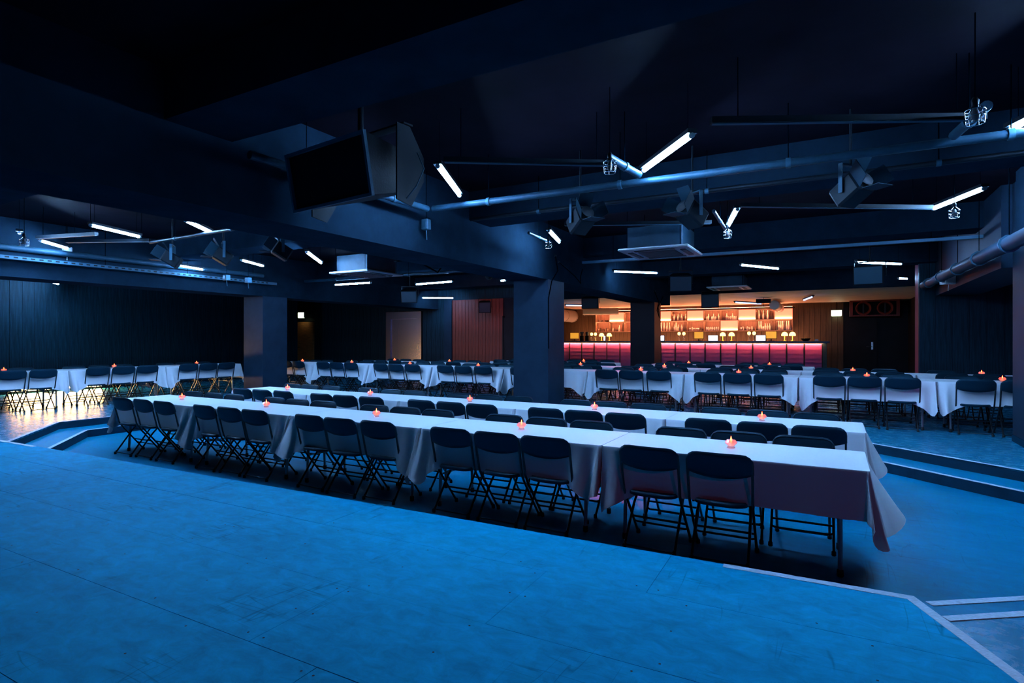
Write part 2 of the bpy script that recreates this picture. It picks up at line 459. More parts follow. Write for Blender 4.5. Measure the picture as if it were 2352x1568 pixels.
# white tape on the platform edge
def along(x):
    t = (x + 9.57) / (0.38 + 9.57)
    return (x, 3.34 + t * 0.33)
def mitre_strip(name, pts, w, z, m, parent, th=0.002):
    ins = []
    for i, p in enumerate(pts):
        ds = []
        if i > 0: ds.append((Vector(p) - Vector(pts[i - 1])).normalized())
        if i < len(pts) - 1: ds.append((Vector(pts[i + 1]) - Vector(p)).normalized())
        ns = [Vector((d.y, -d.x)) for d in ds]
        n = ns[0] if len(ns) == 1 else (ns[0] + ns[1]) / (1 + ns[0].dot(ns[1]))
        ins.append((p[0] + n.x * w, p[1] + n.y * w))
    for i in range(len(pts) - 1):
        MB().prism([ins[i], ins[i + 1], pts[i + 1], pts[i]], z, z + th).build(name, m, parent)
mitre_strip('edge_tape', [along(-0.57), P[1], (3.0, -2.09)], 0.055, 0.001, M['tape'], plat)
strip_along('edge_tape', along(-11.9), along(-8.84), 0.055, 0.001, M['tape'], plat, -1, 0.002)

# ------------------------------------------------------------------ ceiling, beams, columns, walls
struct('ceiling', MB().box(-21, 8, -5, 18.2, CZ, CZ + 0.2), M['ceil'], 'dark painted concrete ceiling')
struct('ceiling_bar', MB().box(-13, 2.4, 18.26, 25, 2.78, 3.65), M['barceil'], 'lowered pale ceiling over the bar lit orange')
struct('ceiling_fascia', MB().box(-13, 2.4, 18.2, 18.26, 2.77, CZ), M['beam'], 'dark fascia along the front edge of the lowered bar ceiling')
BX = [(-5.18, -4.47), (-13.0, -12.27)]
struct('ceiling_beam', MB().box(BX[0][0], BX[0][1], -5, 18.2, 2.45, CZ), M['beam'], 'deep dark beam running over the two central columns')
struct('ceiling_beam', MB().box(BX[1][0], BX[1][1], -5, 16.45, 2.44, CZ), M['beam'], 'deep dark beam running over the far left column')
for i, y in enumerate((2.5, 6.72, 10.95, 15.15)):
    for x0, x1, wh in ((-21, -13.0, 'left'), (-12.27, -5.18, 'middle'), (-4.47, 2.0, 'right')):
        struct('cross_beam', MB().box(x0, x1, y, y + 0.57, 3.05, CZ), M['beam'], '%s dark cross beam of the %s ceiling bay, counted from the camera' % (ORD[i], wh))
struct('ceiling_beam', MB().box(2.0, 2.75, 9.95, 15.5, 2.33, CZ), M['column'], 'purple lit beam between right pillar and planked wall')
struct('ceiling_beam', MB().box(2.0, 2.75, -5, 9.25, 2.6, CZ), M['beam'], 'dark beam over the right side running past the pillar')
def column(x0, x1, y0, y1, label, m='column'):
    o = tag(MB().box(x0, x1, y0, y1, 0, 2.45 if x1 < 0 else CZ).build('column', M[m]), label, None, None, 'structure')
    MB().box(x0 - .008, x1 + .008, y0 - .008, y1 + .008, 0, 0.09).build('skirting', M['riser'], o)
    return o
column(-5.16, -4.45, 9.25, 9.95, 'square dark blue column in the centre beside the table row')
column(-13.0, -12.27, 9.25, 9.97, 'square dark blue column on the left behind the second table row')
column(-5.16, -4.45, 16.3, 17.0, 'square dark shaded column in front of the bar lit red at its edge', 'column_shade')
column(2.12, 3.2, 9.25, 9.95, 'dark purple pillar at the right edge')

def plank_wall(name, label, a, b, z1, m, base, w=0.19, th=0.02, z0=0.0):
    """wall from a to b (seen from its left side normal), planks as child pieces on the face"""
    d = Vector((b[0] - a[0], b[1] - a[1])); L = d.length; ang = math.atan2(d.y, d.x)
    o = MB().box(0, L, 0.0, 0.15, z0, z1).build(name, base)
    o.location = (a[0], a[1], 0); o.rotation_euler = (0, 0, ang)
    tag(o, label, None, None, 'structure')
    n = max(1, int(round(L / w))); pw = L / n
    mes = [MB().cbox(0.004, pw - 0.004, -t, -0.0005, z0, z1, 0.003).mesh('plank', m) for t in (th, th * 0.8, th * 1.15)]
    for i in range(n):
        put('plank', mes[rnd.randrange(3)], o, (i * pw, 0, 0))
    return o

plank_wall('wall_left', 'dark vertical plank wall along the left side', (-18.0, -4.9), (-18.0, 15.1), CZ, M['plank_dark'], M['door'], 0.26)
plank_wall('wall_back_left', 'dark vertical plank wall left of the elevator', (-18.6, 16.5), (-14.75, 16.5), CZ, M['plank_dark'], M['door'], 0.19)
plank_wall('wall_back_centre', 'dark plank wall between elevator and red lit wall', (-13.0, 16.5), (-12.0, 16.5), CZ, M['plank_dark'], M['door'], 0.2)
struct('wall_above_elevator', MB().box(-14.75, -13.0, 16.5, 16.65, 2.42, CZ), M['plank_dark'], 'dark wall above the steel elevator')
struct('trim_1', MB().box(-12.0, -11.68, 16.44, 16.6, 0, 2.75), M['column'], 'dark smooth trim at the edge of the red plank wall')
plank_wall('wall_back_red', 'reddish brown plank wall beside the central column', (-11.68, 16.5), (-9.6, 16.5), 2.75, M['plank_red'], M['door'], 0.14)
struct('wall_back_end', MB().box(-9.6, -8.7, 16.5, 16.65, 0, 2.75), M['door'], 'dark end of the back wall at the central column')
struct('wall_back_fascia', MB().box(-12.0, -8.7, 16.48, 16.65, 2.75, CZ), M['plank_dark'], 'dark fascia over the red plank wall')
plank_wall('wall_bar', 'brown plank wall behind the bar shelves', (-12.5, 24.8), (0.39, 24.8), 2.78, M['plank_brown'], M['door'], 0.19)
struct('wall_bar_right', MB().box(0.39, 2.4, 24.8, 24.95, 0, 2.78), M['door'], 'dark wall behind the door right of the bar')
struct('wall_bar_left', MB().box(-12.65, -12.5, 16.65, 24.95, 0, CZ), M['door'], 'dark side wall left of the bar')
plank_wall('wall_right_planks', 'dark teal plank wall at the right behind the tables', (1.70, 15.5), (7.9, 15.5), CZ, M['plank_dark'], M['column'], 0.3)
struct('wall_right_return', MB().box(1.70, 2.55, 15.66, 16.2, 0, CZ), M['pink_light_trim'], 'wall end painted with pink bar light beside the dark doorway')
struct('wall_right_back', MB().box(2.4, 2.55, 16.2, 25, 0, CZ), M['door'], 'dark side wall right of the bar')
struct('wall_right', MB().box(7.9, 8.0, -5, 15.5, 0, CZ), M['column'], 'dark wall on the far right')
struct('wall_front', MB().box(-21, 8, -5.1, -5, 0, CZ), M['column'], 'dark wall behind the viewer')
plank_wall('wall_recess', 'planked side wall of the corridor recess at left', (-20.6, 15.0), (-20.6, 18.0), CZ, M['plank_brown'], M['door'], 0.2)
struct('wall_recess_back', MB().box(-20.6, -18.6, 16.5, 16.6, 2.12, CZ), M['door'], 'dark wall above the brown corridor door')

# doors
d1 = tag(MB().box(-19.62, -18.66, 16.45, 16.52, 0.02, 2.1).build('door_1', M['door_brown']), 'brown wooden door under the left exit sign', None, None, 'structure')
MB().box(-19.72, -19.62, 16.42, 16.55, 0, 2.18).build('door_frame', M['door'], d1)
MB().tube([(-19.5, 16.43, 1.05), (-19.5, 16.38, 1.05), (-19.36, 16.38, 1.05)], 0.012).build('door_handle', M['chrome'], d1)
d2 = tag(MB().box(0.42, 1.45, 24.72, 24.79, 0.02, 2.19).build('door_2', M['door']), 'black door right of the bar below the twin horn box', None, None, 'structure')
MB().tube([(1.3, 24.72, 1.1), (1.3, 24.66, 1.1), (1.12, 24.66, 1.1)], 0.014).build('door_handle', M['chrome'], d2)
MB().box(1.27, 1.33, 24.70, 24.72, 1.0, 1.28).build('lock_plate', M['chrome'], d2)
d3 = tag(MB().box(-9.55, -8.75, 16.44, 16.5, 0.02, 2.1).build('door_3', M['door']), 'dark door at the right end of the red plank wall', None, None, 'structure')
MB().box(-9.6, -9.55, 16.42, 16.5, 0, 2.15).build('door_frame', M['blackmetal'], d3)

# elevator
ev = thing('elevator', 'brushed steel elevator doors with polished frame in the back wall', 'elevator', (-13.87, 16.5, 0))
MB().box(-0.84, -0.62, -0.06, 0.1, 0, 2.40).build('door_frame', M['steel'], ev)
MB().box(0.62, 0.84, -0.06, 0.1, 0, 2.40).build('door_frame', M['steel'], ev)
MB().box(-0.62, 0.62, -0.06, 0.1, 2.14, 2.40).build('header', M['steel'], ev)
for x0, x1 in ((-0.62, -0.26), (-0.255, 0.10), (0.105, 0.62)):
    MB().box(x0, x1, -0.01 - 0.01 * (x0 > 0), 0.05, 0.0, 2.14).build('door_panel', M['steel'], ev)
MB().cbox(0.66, 0.74, -0.075, -0.06, 1.0, 1.22, 0.006).build('call_button_panel', M['chrome'], ev)

# ------------------------------------------------------------------ folding chair (shared meshes)
def yb(z): return 0.065 - 0.24 * (z - 0.43)          # lean of the backrest
def chair_meshes():
    R = {}
    nu, nv = 14, 6
    def outline(u):
        x = 0.228 * u
        r = 0.075
        top = 0.80
        e = 0.228 - abs(x)
        if e < r: top -= r - math.sqrt(max(0, r * r - (r - e) ** 2))
        bot = 0.650 - 0.036 * math.cos(u * PI / 2) ** 0.8 + 0.008 * (abs(u) ** 6)
        return x, bot, top
    vs_, fs_ = [], []
    us = [math.sin(-PI / 2 + PI * i / nu) for i in range(nu + 1)]
    for layer in (0, 1):
        for u in us:
            x, b, t = outline(u)
            for j in range(nv + 1):
                z = b + (t - b) * j / nv
                bow = -0.022 * (1 - u * u)
                edge = 1 - max(abs(u) ** 10, (2 * j / nv - 1) ** 8)
                y = yb(z) + bow + (0.004 + 0.010 * edge) * (1 if layer else -1)
                vs_.append((x, y, z))
    def id_(l, i, j): return l * (nu + 1) * (nv + 1) + i * (nv + 1) + j
    for i in range(nu):
        for j in range(nv):
            fs_.append((id_(0, i, j), id_(0, i + 1, j), id_(0, i + 1, j + 1), id_(0, i, j + 1)))
            fs_.append((id_(1, i, j), id_(1, i, j + 1), id_(1, i + 1, j + 1), id_(1, i + 1, j)))
        fs_.append((id_(0, i, 0), id_(1, i, 0), id_(1, i + 1, 0), id_(0, i + 1, 0)))
        fs_.append((id_(0, i, nv), id_(0, i + 1, nv), id_(1, i + 1, nv), id_(1, i, nv)))
    for j in range(nv):
        fs_.append((id_(0, 0, j), id_(0, 0, j + 1), id_(1, 0, j + 1), id_(1, 0, j)))
        fs_.append((id_(0, nu, j), id_(1, nu, j), id_(1, nu, j + 1), id_(0, nu, j + 1)))
    R['backrest'] = MB().add(vs_, fs_, True).mesh('backrest', M['chair_plastic'])
    # raised rim round the front of the backrest
    rim = []
    for k in range(15):
        u = math.sin(-PI / 2 + PI * k / 14) * 0.96
        x, b, t = outline(u)
        rim.append((x, yb(t) - 0.022 * (1 - u * u) + 0.013, t - 0.012))
    R['backrest_rim'] = MB().tube([(rim[0][0], yb(.67) + .012, .67)] + rim + [(rim[-1][0], yb(.67) + .012, .67)], 0.006, 4).mesh('backrest_rim', M['chair_plastic'])
    # seat: rounded outline, slightly dished
    out = []
    y0, y1, hw0, hw1 = 0.012, 0.41, 0.185, 0.195
    for k in range(28):
        a = 2 * PI * k / 28
        cx, cy = math.cos(a), math.sin(a)
        e = 4.0
        sx = math.copysign(abs(cx) ** (2 / e), cx); sy = math.copysign(abs(cy) ** (2 / e), cy)
        hw = hw0 + (hw1 - hw0) * (sy + 1) / 2
        out.append((sx * hw, (y0 + y1) / 2 + sy * (y1 - y0) / 2))
    mb = MB()
    rings = []
    for sc, z in ((0.90, 0.405), (1.0, 0.412), (1.0, 0.428), (0.93, 0.440), (0.6, 0.433), (0.2, 0.430)):
        rings.append([((x) * sc, 0.211 + (y - 0.211) * sc, z) for x, y in out])
    n = len(out)
    vs_ = [p for r in rings for p in r]
    fs_ = [tuple(range(n - 1, -1, -1))]
    for i in range(len(rings) - 1):
        for k in range(n): fs_.append((i * n + k, i * n + (k + 1) % n, (i + 1) * n + (k + 1) % n, (i + 1) * n + k))
    fs_.append(tuple(range((len(rings) - 1) * n, len(rings) * n)))
    R['seat'] = mb.add(vs_, fs_, True).mesh('seat', M['chair_plastic'])
    for s, k in ((-1, 'l'), (1, 'r')):
        R['front_leg_' + k] = MB().tube([(s * 0.217, yb(.745), .745), (s * 0.217, yb(.6), .6), (s * 0.215, yb(.44), .44), (s * 0.214, 0.098, .38), (s * 0.213, 0.39, 0.015)], 0.0105, 6).mesh('front_leg', M['chair_metal'])
        R['rear_leg_' + k] = MB().tube([(s * 0.175, 0.34, .405), (s * 0.18, 0.285, .375), (s * 0.186, 0.215, .30), (s * 0.19, 0.0, 0.015)], 0.0105, 6).mesh('rear_leg', M['chair_metal'])
        R['foot_f' + k] = MB().lathe([(0.013, 0), (0.017, 0.004), (0.016, 0.03), (0.011, 0.036)], 6, (s * 0.213, 0.39, 0)).mesh('foot_cap', M['rubber'])
        R['foot_r' + k] = MB().lathe([(0.013, 0), (0.017, 0.004), (0.016, 0.03), (0.011, 0.036)], 6, (s * 0.19, 0.0, 0)).mesh('foot_cap', M['rubber'])
    R['floor_bar'] = MB().tube([(-0.19, 0.012, 0.05), (-0.175, 0.006, 0.03), (0.175, 0.006, 0.03), (0.19, 0.012, 0.05)], 0.008, 5).mesh('floor_bar', M['chair_metal'])
    R['stretcher1'] = MB().tube([(-0.212, 0.258, 0.18), (0.212, 0.258, 0.18)], 0.009, 5).mesh('stretcher', M['chair_metal'])
    R['stretcher2'] = MB().tube([(-0.212, 0.294, 0.135), (-0.19, 0.304, 0.125), (0.19, 0.304, 0.125), (0.212, 0.294, 0.135)], 0.008, 5).mesh('stretcher', M['chair_metal'])
    R['hinge_l'] = MB().box(-0.214, -0.198, 0.16, 0.34, 0.385, 0.405).mesh('seat_bracket', M['chair_metal'])
    R['hinge_r'] = MB().box(0.198, 0.214, 0.16, 0.34, 0.385, 0.405).mesh('seat_bracket', M['chair_metal'])
    return R
CH = chair_meshes()
CH_FULL = [('seat', 'seat'), ('backrest', 'backrest'), ('backrest_rim', 'backrest_rim'), ('front_leg', 'front_leg_l'), ('front_leg', 'front_leg_r'),
           ('rear_leg', 'rear_leg_l'), ('rear_leg', 'rear_leg_r'), ('floor_bar', 'floor_bar'), ('stretcher', 'stretcher1'), ('stretcher', 'stretcher2'),
           ('seat_bracket', 'hinge_l'), ('seat_bracket', 'hinge_r')]
CH_FEET = [('foot_cap', 'foot_fl'), ('foot_cap', 'foot_fr'), ('foot_cap', 'foot_rl'), ('foot_cap', 'foot_rr')]

def chair(x, y, z, rz, label, group, near):
    c = thing('folding_chair', label, 'chair', (x, y, z), rz, group)
    P_ = {}
    for nm, k in (CH_FULL + CH_FEET if near else CH_FULL):
        up = {'backrest_rim': 'backrest', 'hinge_l': 'seat', 'hinge_r': 'seat', 'foot_fl': 'front_leg_l', 'foot_fr': 'front_leg_r', 'foot_rl': 'rear_leg_l', 'foot_rr': 'rear_leg_r'}.get(k)
        P_[k] = put(nm, CH[k], P_[up] if up else c)
    return c

# ------------------------------------------------------------------ folding table and cloth (shared meshes)
TL, TW, TZ = 1.812, 0.73, 0.74
def table_meshes():
    R = {}
    R['tabletop'] = MB().cbox(-TL / 2, TL / 2, -TW / 2, TW / 2, TZ - 0.04, TZ - 0.002, 0.008).mesh('tabletop', M['table'])
    for i, sx in enumerate((-1, 1)):
        for j, sy in enumerate((-1, 1)):
            x = sx * (TL / 2 - 0.16)
            R['leg%d%d' % (i, j)] = MB().tube([(x - sx * .02, sy * 0.22, TZ - .045), (x, sy * 0.255, TZ - .11), (x, sy * 0.27, 0.30), (x, sy * 0.285, 0.0)], 0.015, 7).mesh('leg', M['legmetal'])
            R['foot%d%d' % (i, j)] = MB().lathe([(0.017, 0), (0.021, 0.006), (0.020, 0.045), (0.015, 0.05)], 8, (x, sy * 0.285, 0)).mesh('foot_cap', M['rubber'])
        x = sx * (TL / 2 - 0.16)
        R['bar%d' % i] = MB().tube([(x, -0.27, 0.30), (x, 0.27, 0.30)], 0.011, 6).mesh('crossbar', M['legmetal'])
        R['brace%d' % i] = MB().add([(x, -0.02, .30), (x, 0.02, .30), (sx * .28, 0.02, TZ - .05), (sx * .28, -0.02, TZ - .05),
                                     (x, -0.02, .307), (x, 0.02, .307), (sx * .28, 0.02, TZ - .043), (sx * .28, -0.02, TZ - .043)],
                                    [(0, 1, 2, 3), (7, 6, 5, 4), (0, 4, 5, 1), (1, 5, 6, 2), (2, 6, 7, 3), (3, 7, 4, 0)]).mesh('brace', M['legmetal'])
    return R
TB = table_meshes()

def cloth_mesh(fl, fr, seed):
    """cloth over one table: free ends drape fully, butted ends gather into a hanging tail"""
    rg = random.Random(seed)
    hx, hy, zt = TL / 2 + 0.006, TW / 2 + 0.006, TZ + 0.002
    per = []       # (x, y, nx, ny, drop, flare)
    OS, OE = 0.325, 0.42
    ph = [rg.uniform(0, 6.28) for _ in range(6)]
    def wave(s, k): return math.sin(s * k + ph[0]) * 0.5 + math.sin(s * k * 1.7 + ph[1]) * 0.5
    def side(sgn):
        """points along y = sgn*hy from x=-hx to hx"""
        pts = []
        N = 44
        for i in range(N + 1):
            u = -1 + 2 * i / N
            # denser at both ends
            u = math.copysign(1 - (1 - abs(u)) ** 1.5, u)
            x = u * (hx - 0.02)
            drop, flare = OS + 0.01 * wave(x, 2.3), 0.012 + 0.010 * (wave(x, 9) + 1)
            for end, free in ((-1, fl), (1, fr)):
                d = hx - end * x
                lim = 0.20 if free else 0.36
                if d < lim:
                    t = 1 - d / lim
                    if free:
                        flare += 0.03 * t * math.sin(t * 7)
                    else:
                        tail = 0.24 + 0.05 * math.sin(ph[2 + (end > 0)] + sgn)
                        drop += tail * (t ** 1.6 if t < 0.86 else (0.86 ** 1.6) * (1 - (t - 0.86) / 0.14 * 0.5))
                        flare += 0.21 * t ** 1.3 * (0.60 + 0.45 * math.sin(t * 12 + ph[4] + sgn))
            pts.append((x, sgn * hy, 0.0, sgn * 1.0, drop, max(0.006, flare)))
        return pts
    def corner(ex, sy, free, start_side):
        """points round a corner, from the side normal to the end normal (or back)"""
        pts = []
        if not free:
            th = [8, 20]
            res = [(ex * (hx - 0.012), sy * (hy - 0.004), 0, sy * 1.0, 0.40, 0.05), (ex * hx, sy * (hy - 0.02), 0, sy * 1.0, 0.30, 0.01)]
        else:
            res = []
            for k in range(1, 20):
                a = math.radians(90 * k / 20)
                c, s_ = math.cos(a), math.sin(a)
                deg = 90 * k / 20
                g = lambda c_, w_: math.exp(-((deg - c_) / w_) ** 2)
                L = OS + 0.15 * g(46, 22) + (OE - OS) * (deg / 90) * (1 - 0.6 * g(46, 22))
                fl_ = 0.03 + 0.085 * g(16, 7) + 0.075 * g(52, 11) + 0.07 * (deg / 90) ** 2
                res.append((ex * (hx - 0.02 + 0.02 * s_), sy * (hy - 0.02 + 0.02 * c), ex * s_, sy * c, L, fl_))
        return res if start_side else res[::-1]
    def endp(ex, free, up):
        pts = []
        N = 10
        for i in range(N + 1):
            t = -1 + 2 * i / N
            y = t * (hy - 0.03)
            if free: pts.append((ex * hx, y, ex * 1.0, 0, OE + 0.01 * wave(y, 5), 0.10 + 0.10 * (1 - t * t) + 0.02 * math.sin(y * 8 + ph[5])))
            else: pts.append((ex * hx, y, 0, 0, 0.06, 0.0))
        return pts if up else pts[::-1]
    per += side(-1)
    per += corner(1, -1, fr, True)
    per += endp(1, fr, True)
    per += corner(1, 1, fr, False)
    per += side(1)[::-1]
    per += corner(-1, 1, fl, True)
    per += endp(-1, fl, False)
    per += corner(-1, -1, fl, False)
    n = len(per)
    T = [0, 0.02, 0.08, 0.2, 0.38, 0.58, 0.8, 1.0]
    mb = MB()
    vs_ = []
    for t in T:
        for i, (x, y, nx, ny, d, f) in enumerate(per):
            drop = d * t
            out = f * (t ** 1.15) + (0.004 if t > 0 else 0.0)
            horiz = min(f, d * 0.8)
            zz = math.sqrt(max(1e-4, 1 - (horiz / d) ** 2)) * drop if d > 0.1 else drop
            px, py = x + nx * out, y + ny * out
            for ex, free in ((-1, fl), (1, fr)):
                if not free and ex * px > hx + 0.004: px = ex * (hx + 0.004)
            vs_.append((px, py, zt - zz))
    fs_ = [tuple(range(n))]
    mb.add(vs_[:n], fs_)
    fs_ = []
    for j in range(len(T) - 1):
        for i in range(n):
            fs_.append((j * n + i, (j + 1) * n + i, (j + 1) * n + (i + 1) % n, j * n + (i + 1) % n))
    mb.add(vs_, fs_, True)
    return mb.mesh('tablecloth', M['cloth'])
CLOTH = {}
for fl in (0, 1):
    for fr in (0, 1):
        CLOTH[(fl, fr)] = [cloth_mesh(fl, fr, 11 + 7 * k + 3 * fl + fr) for k in range(4)]

# tealight holder
def candle_meshes():
    R = {}
    R['glass_holder'] = MB().lathe([(0.0, 0.002), (0.03, 0.002), (0.032, 0.006), (0.022, 0.016), (0.047, 0.042), (0.046, 0.046), (0.031, 0.066), (0.028, 0.066), (0.041, 0.045), (0.041, 0.042), (0.018, 0.020), (0, 0.019)], 12, smooth=False).mesh('glass_holder', M['candleglass'])
    R['wax'] = MB().lathe([(0.0, 0.022), (0.017, 0.022), (0.019, 0.040), (0.0, 0.040)], 8).mesh('wax', M['wax'])
    R['flame'] = MB().lathe([(0.0, 0.038), (0.009, 0.054), (0.004, 0.080), (0.0, 0.096)], 5).mesh('flame', M['flame'])
    return R
CD = candle_meshes()

def candle(x, y, z, label, group):
    c = thing('tealight_holder', label, 'candle', (x, y, z), rnd.uniform(0, 1), group)
    for k in ('glass_holder', 'wax', 'flame'): put(k, CD[k], c)

def table_row(joints, base, z, along_y, rowname, group, near_chairs, far_chairs, near, cdl, order='right', breaks=(), near_dx=0.0, sides=('near', 'far')):
    """joints: table ends along the row, from the end the labels count from; base: near edge of the tables"""
    nt = 0; cn = cf = 0
    sgn = 1 if along_y else -1
    tabs = [(joints[i], joints[i + 1]) for i in range(len(joints) - 1) if i not in breaks]
    for i, (a, b) in enumerate(tabs):
        mid = (a + b) / 2
        hi, lo = max(a, b), min(a, b)
        free_hi = not any(abs(min(t) - hi) < 0.01 for t in tabs)
        free_lo = not any(abs(max(t) - lo) < 0.01 for t in tabs)
        if along_y: loc, rz = (base - TW / 2, mid, z), PI / 2
        else: loc, rz = (mid, base + TW / 2, z), 0.0
        w = '%s table from %s in the %s' % (ORD[i], order, rowname)
        t = thing('folding_table', 'steel-legged folding table under white cloth, %s' % w, 'table', loc, rz, 'folding tables ' + group)
        L_ = {}
        for k, me in TB.items():
            nm = 'tabletop' if k == 'tabletop' else 'leg' if k.startswith('leg') else 'foot_cap' if k.startswith('foot') else 'crossbar' if k.startswith('bar') else 'brace'
            L_[k] = put(nm, me, L_['leg' + k[4:]] if nm == 'foot_cap' else t)
        t.scale = ((hi - lo) / 1.83, 1, 1)
        me = CLOTH[(int(free_lo), int(free_hi))][rnd.randrange(4)]
        co = tag(put('tablecloth', me, None, loc, rz), 'white tablecloth draped over %s' % w, 'tablecloth', 'tablecloths ' + group)
        co.scale = t.scale
        if cdl[i] is not None:
            cx = mid + cdl[i]
            cp = (loc[0], cx, z + TZ + 0.004) if along_y else (cx, loc[1] + 0.02, z + TZ + 0.004)
            candle(cp[0], cp[1], cp[2], 'lit tealight in faceted glass on %s' % w, 'tealights ' + group)
        for k in near_chairs[i]:
            q = mid + k * 0.485 * sgn * (1) + near_dx + rnd.uniform(-.012, .012)
            off = -0.122 + rnd.uniform(-.015, .012)
            lab = 'black folding chair, %s from %s on %s side of %s' % (ORD[cn], order, sides[0], rowname)
            if along_y: chair(base - off, q, z, PI / 2 + rnd.uniform(-.04, .04), lab, 'folding chairs ' + group, near)
            else: chair(q, base + off, z, rnd.uniform(-.04, .04), lab, 'folding chairs ' + group, near)
            cn += 1
        for k in far_chairs[i]:
            q = mid + k * 0.485 * sgn + rnd.uniform(-.012, .012)
            off = TW + 0.125 + rnd.uniform(-.012, .015)
            lab = 'black folding chair, %s from %s on %s side of %s' % (ORD[cf], order, sides[1], rowname)
            if along_y: chair(base - off, q, z, -PI / 2 + rnd.uniform(-.04, .04), lab, 'folding chairs ' + group, near)
            else: chair(q, base + off, z, PI + rnd.uniform(-.04, .04), lab, 'folding chairs ' + group, near)
            cf += 1

A3 = (-1, 0, 1)
# rows are listed from their right end, so -1 is the chair nearest that end
table_row([0.22 - 1.83 * k for k in range(6)], 4.33, PIT, False, 'front pit row', 'in the front pit row',
          [(0, 1), A3, A3, A3, A3], [A3] * 5, True, [0.01, -0.02, 0.0, 0.0, 0.03])
table_row([0.28 - 1.83 * k for k in range(6)], 6.09, PIT, False, 'second pit row', 'in the second pit row',
          [A3] * 5, [A3] * 5, True, [0.0, -0.03, 0.0, 0.02, 0.0], near_dx=0.04)
J3 = [3.20, 1.36, -0.47, -2.30, -4.15, -6.03, -7.92, -9.84, -11.75, -13.62]
table_row(J3, 10.39, 0.0, False, 'nearest raised row', 'in the nearest raised row',
          [(0, 1), A3, A3, A3, (0, 1), (-1,) + (0, 1), A3, A3, (-1, 0)], [(0, 1), A3, A3, A3, A3, A3, A3, A3, A3], True,
          [-0.1, 0.05, -0.05, 0.02, None, 0.05, 0.0, 0.0, 0.05])
J4 = [3.20, 1.30, -0.50, -2.36, -4.22, -6.1, -7.98, -9.9, -11.8, -13.0][:9]
table_row(J4, 12.10, 0.0, False, 'middle raised row', 'in the middle raised row',
          [(0, 1), A3, A3, A3, A3, A3, A3, A3], [(1,), A3, A3, A3, A3, A3, A3, A3], False,
          [0.0, -0.05, 0.0, 0.1, 0.0, None, 0.0, 0.0])
table_row([-0.34, -2.17, -4.0, -4.95, -6.8, -8.63], 14.05, 0.0, False, 'rear raised row', 'in the rear raised row',
          [A3, A3, A3, A3], [A3, A3, A3, A3], False, [0.0, 0.0, 0.0, None], breaks=(2,))
table_row([3.68, 5.58, 7.48, 9.38], -13.3, 0.0, True, 'left wall row', 'in the left wall row',
          [(0, 1), A3, A3], [(0, 1), A3, A3], True, [0.05, 0.05, 0.0], order='left', sides=('pit', 'wall'))

# ------------------------------------------------------------------ bar
BY = 22.0
bar = thing('bar_counter', 'long bar counter with red lit panelled front and dark top', 'bar counter', (-5.3, BY, 0))
ox = 5.3
MB().cbox(-10.9 + ox, -0.05 + ox, -0.12, 0.75, 1.26, 1.31, 0.008).build('countertop', M['bartop'], bar)
MB().box(-10.8 + ox, -0.15 + ox, 0.04, 0.70, 0.0, 1.26).build('carcass', M['door'], bar)
bw = 0.548
pm = MB().cbox(0.02, bw - 0.02, -0.012, 0.03, 0.10, 1.22, 0.006)
for k in range(7):
    pm.box(0.02, bw - 0.02, -0.016, -0.012, 0.16 + k * 0.14, 0.165 + k * 0.14)
pme = pm.mesh('front_panel', M['barpanel'])
dme = MB().box(-0.012, 0.012, -0.03, 0.03, 0.06, 1.22).mesh('divider', M['blackmetal'])
for k in range(19):
    put('front_panel', pme, bar, (-0.27 - bw * (k + 1) + ox, 0, 0))
    put('divider', dme, bar, (-0.27 - bw * k + ox, 0, 0))
MB().box(-0.26 + ox, -0.14 + ox, -0.03, 0.6, 0.05, 1.25).build('end_post', M['column'], bar)
MB().box(-10.75 + ox, -0.28 + ox, -0.062, -0.048, 1.248, 1.258).build('light_strip', M['strip'], bar)
MB().box(-10.9 + ox, -0.05 + ox, -0.12, -0.105, 1.24, 1.26).build('front_lip', M['bartop'], bar)

# shelf unit
SY = 24.35
XS = [-9.33, -8.69, -7.99, -7.23, -6.49, -5.93, -5.28, -4.60, -3.95, -3.27, -2.61, -1.95, -1.30]
ZS = [1.72, 2.15, 2.58]
sh = thing('bar_shelf', 'two tier bar shelf of open and orange backlit cubbies', 'shelf', (-5.3, SY, 1.72))
def rel(x): return x + 5.3
for z in ZS:
    MB().cbox(rel(XS[0]), rel(XS[-1]), -0.02, 0.34, z - 1.72 - 0.012, z - 1.72 + 0.012, 0.003).build('shelf_board', M['shelfwood'], sh)
for x in XS:
    MB().cbox(rel(x) - 0.011, rel(x) + 0.011, -0.018, 0.34, 0.012, 0.848, 0.003).build('upright', M['shelfwood'], sh)
lit = {(2, 1), (4, 1), (6, 1), (8, 0), (9, 1), (11, 1), (1, 1), (3, 0)}
lit = {(1, 1), (4, 1), (6, 1), (8, 0), (9, 1), (11, 1), (3, 1)}
for c in range(12):
    for r in (0, 1):
        x0, x1 = rel(XS[c]) + 0.012, rel(XS[c + 1]) - 0.012
        z0 = ZS[r] - 1.72 + 0.013
        if (c, r) in lit:
            MB().box(x0, x1, 0.03, 0.05, z0 + 0.004, z0 + 0.40).build('backlit_panel', M['shelfglow'], sh)
            MB().box(x0 + 0.02, x1 - 0.02, 0.0, 0.015, z0 + 0.03, z0 + 0.055).build('light_strip', M['shelfstrip'], sh)
        else:
            MB().box(x0, x1, 0.325, 0.335, z0, z0 + 0.40).build('back_panel', M['shelfback'], sh)
            MB().box(x0 + 0.01, x1 - 0.01, 0.004, 0.016, z0 + 0.392, z0 + 0.402).build('light_strip', M['added_cell'], sh)  # hidden strip added to brighten the bottles from the front
            MB().box(x0, x1, -0.016, -0.004, z0 + 0.375, z0 + 0.404).build('strip_lip', M['shelfwood'], sh)
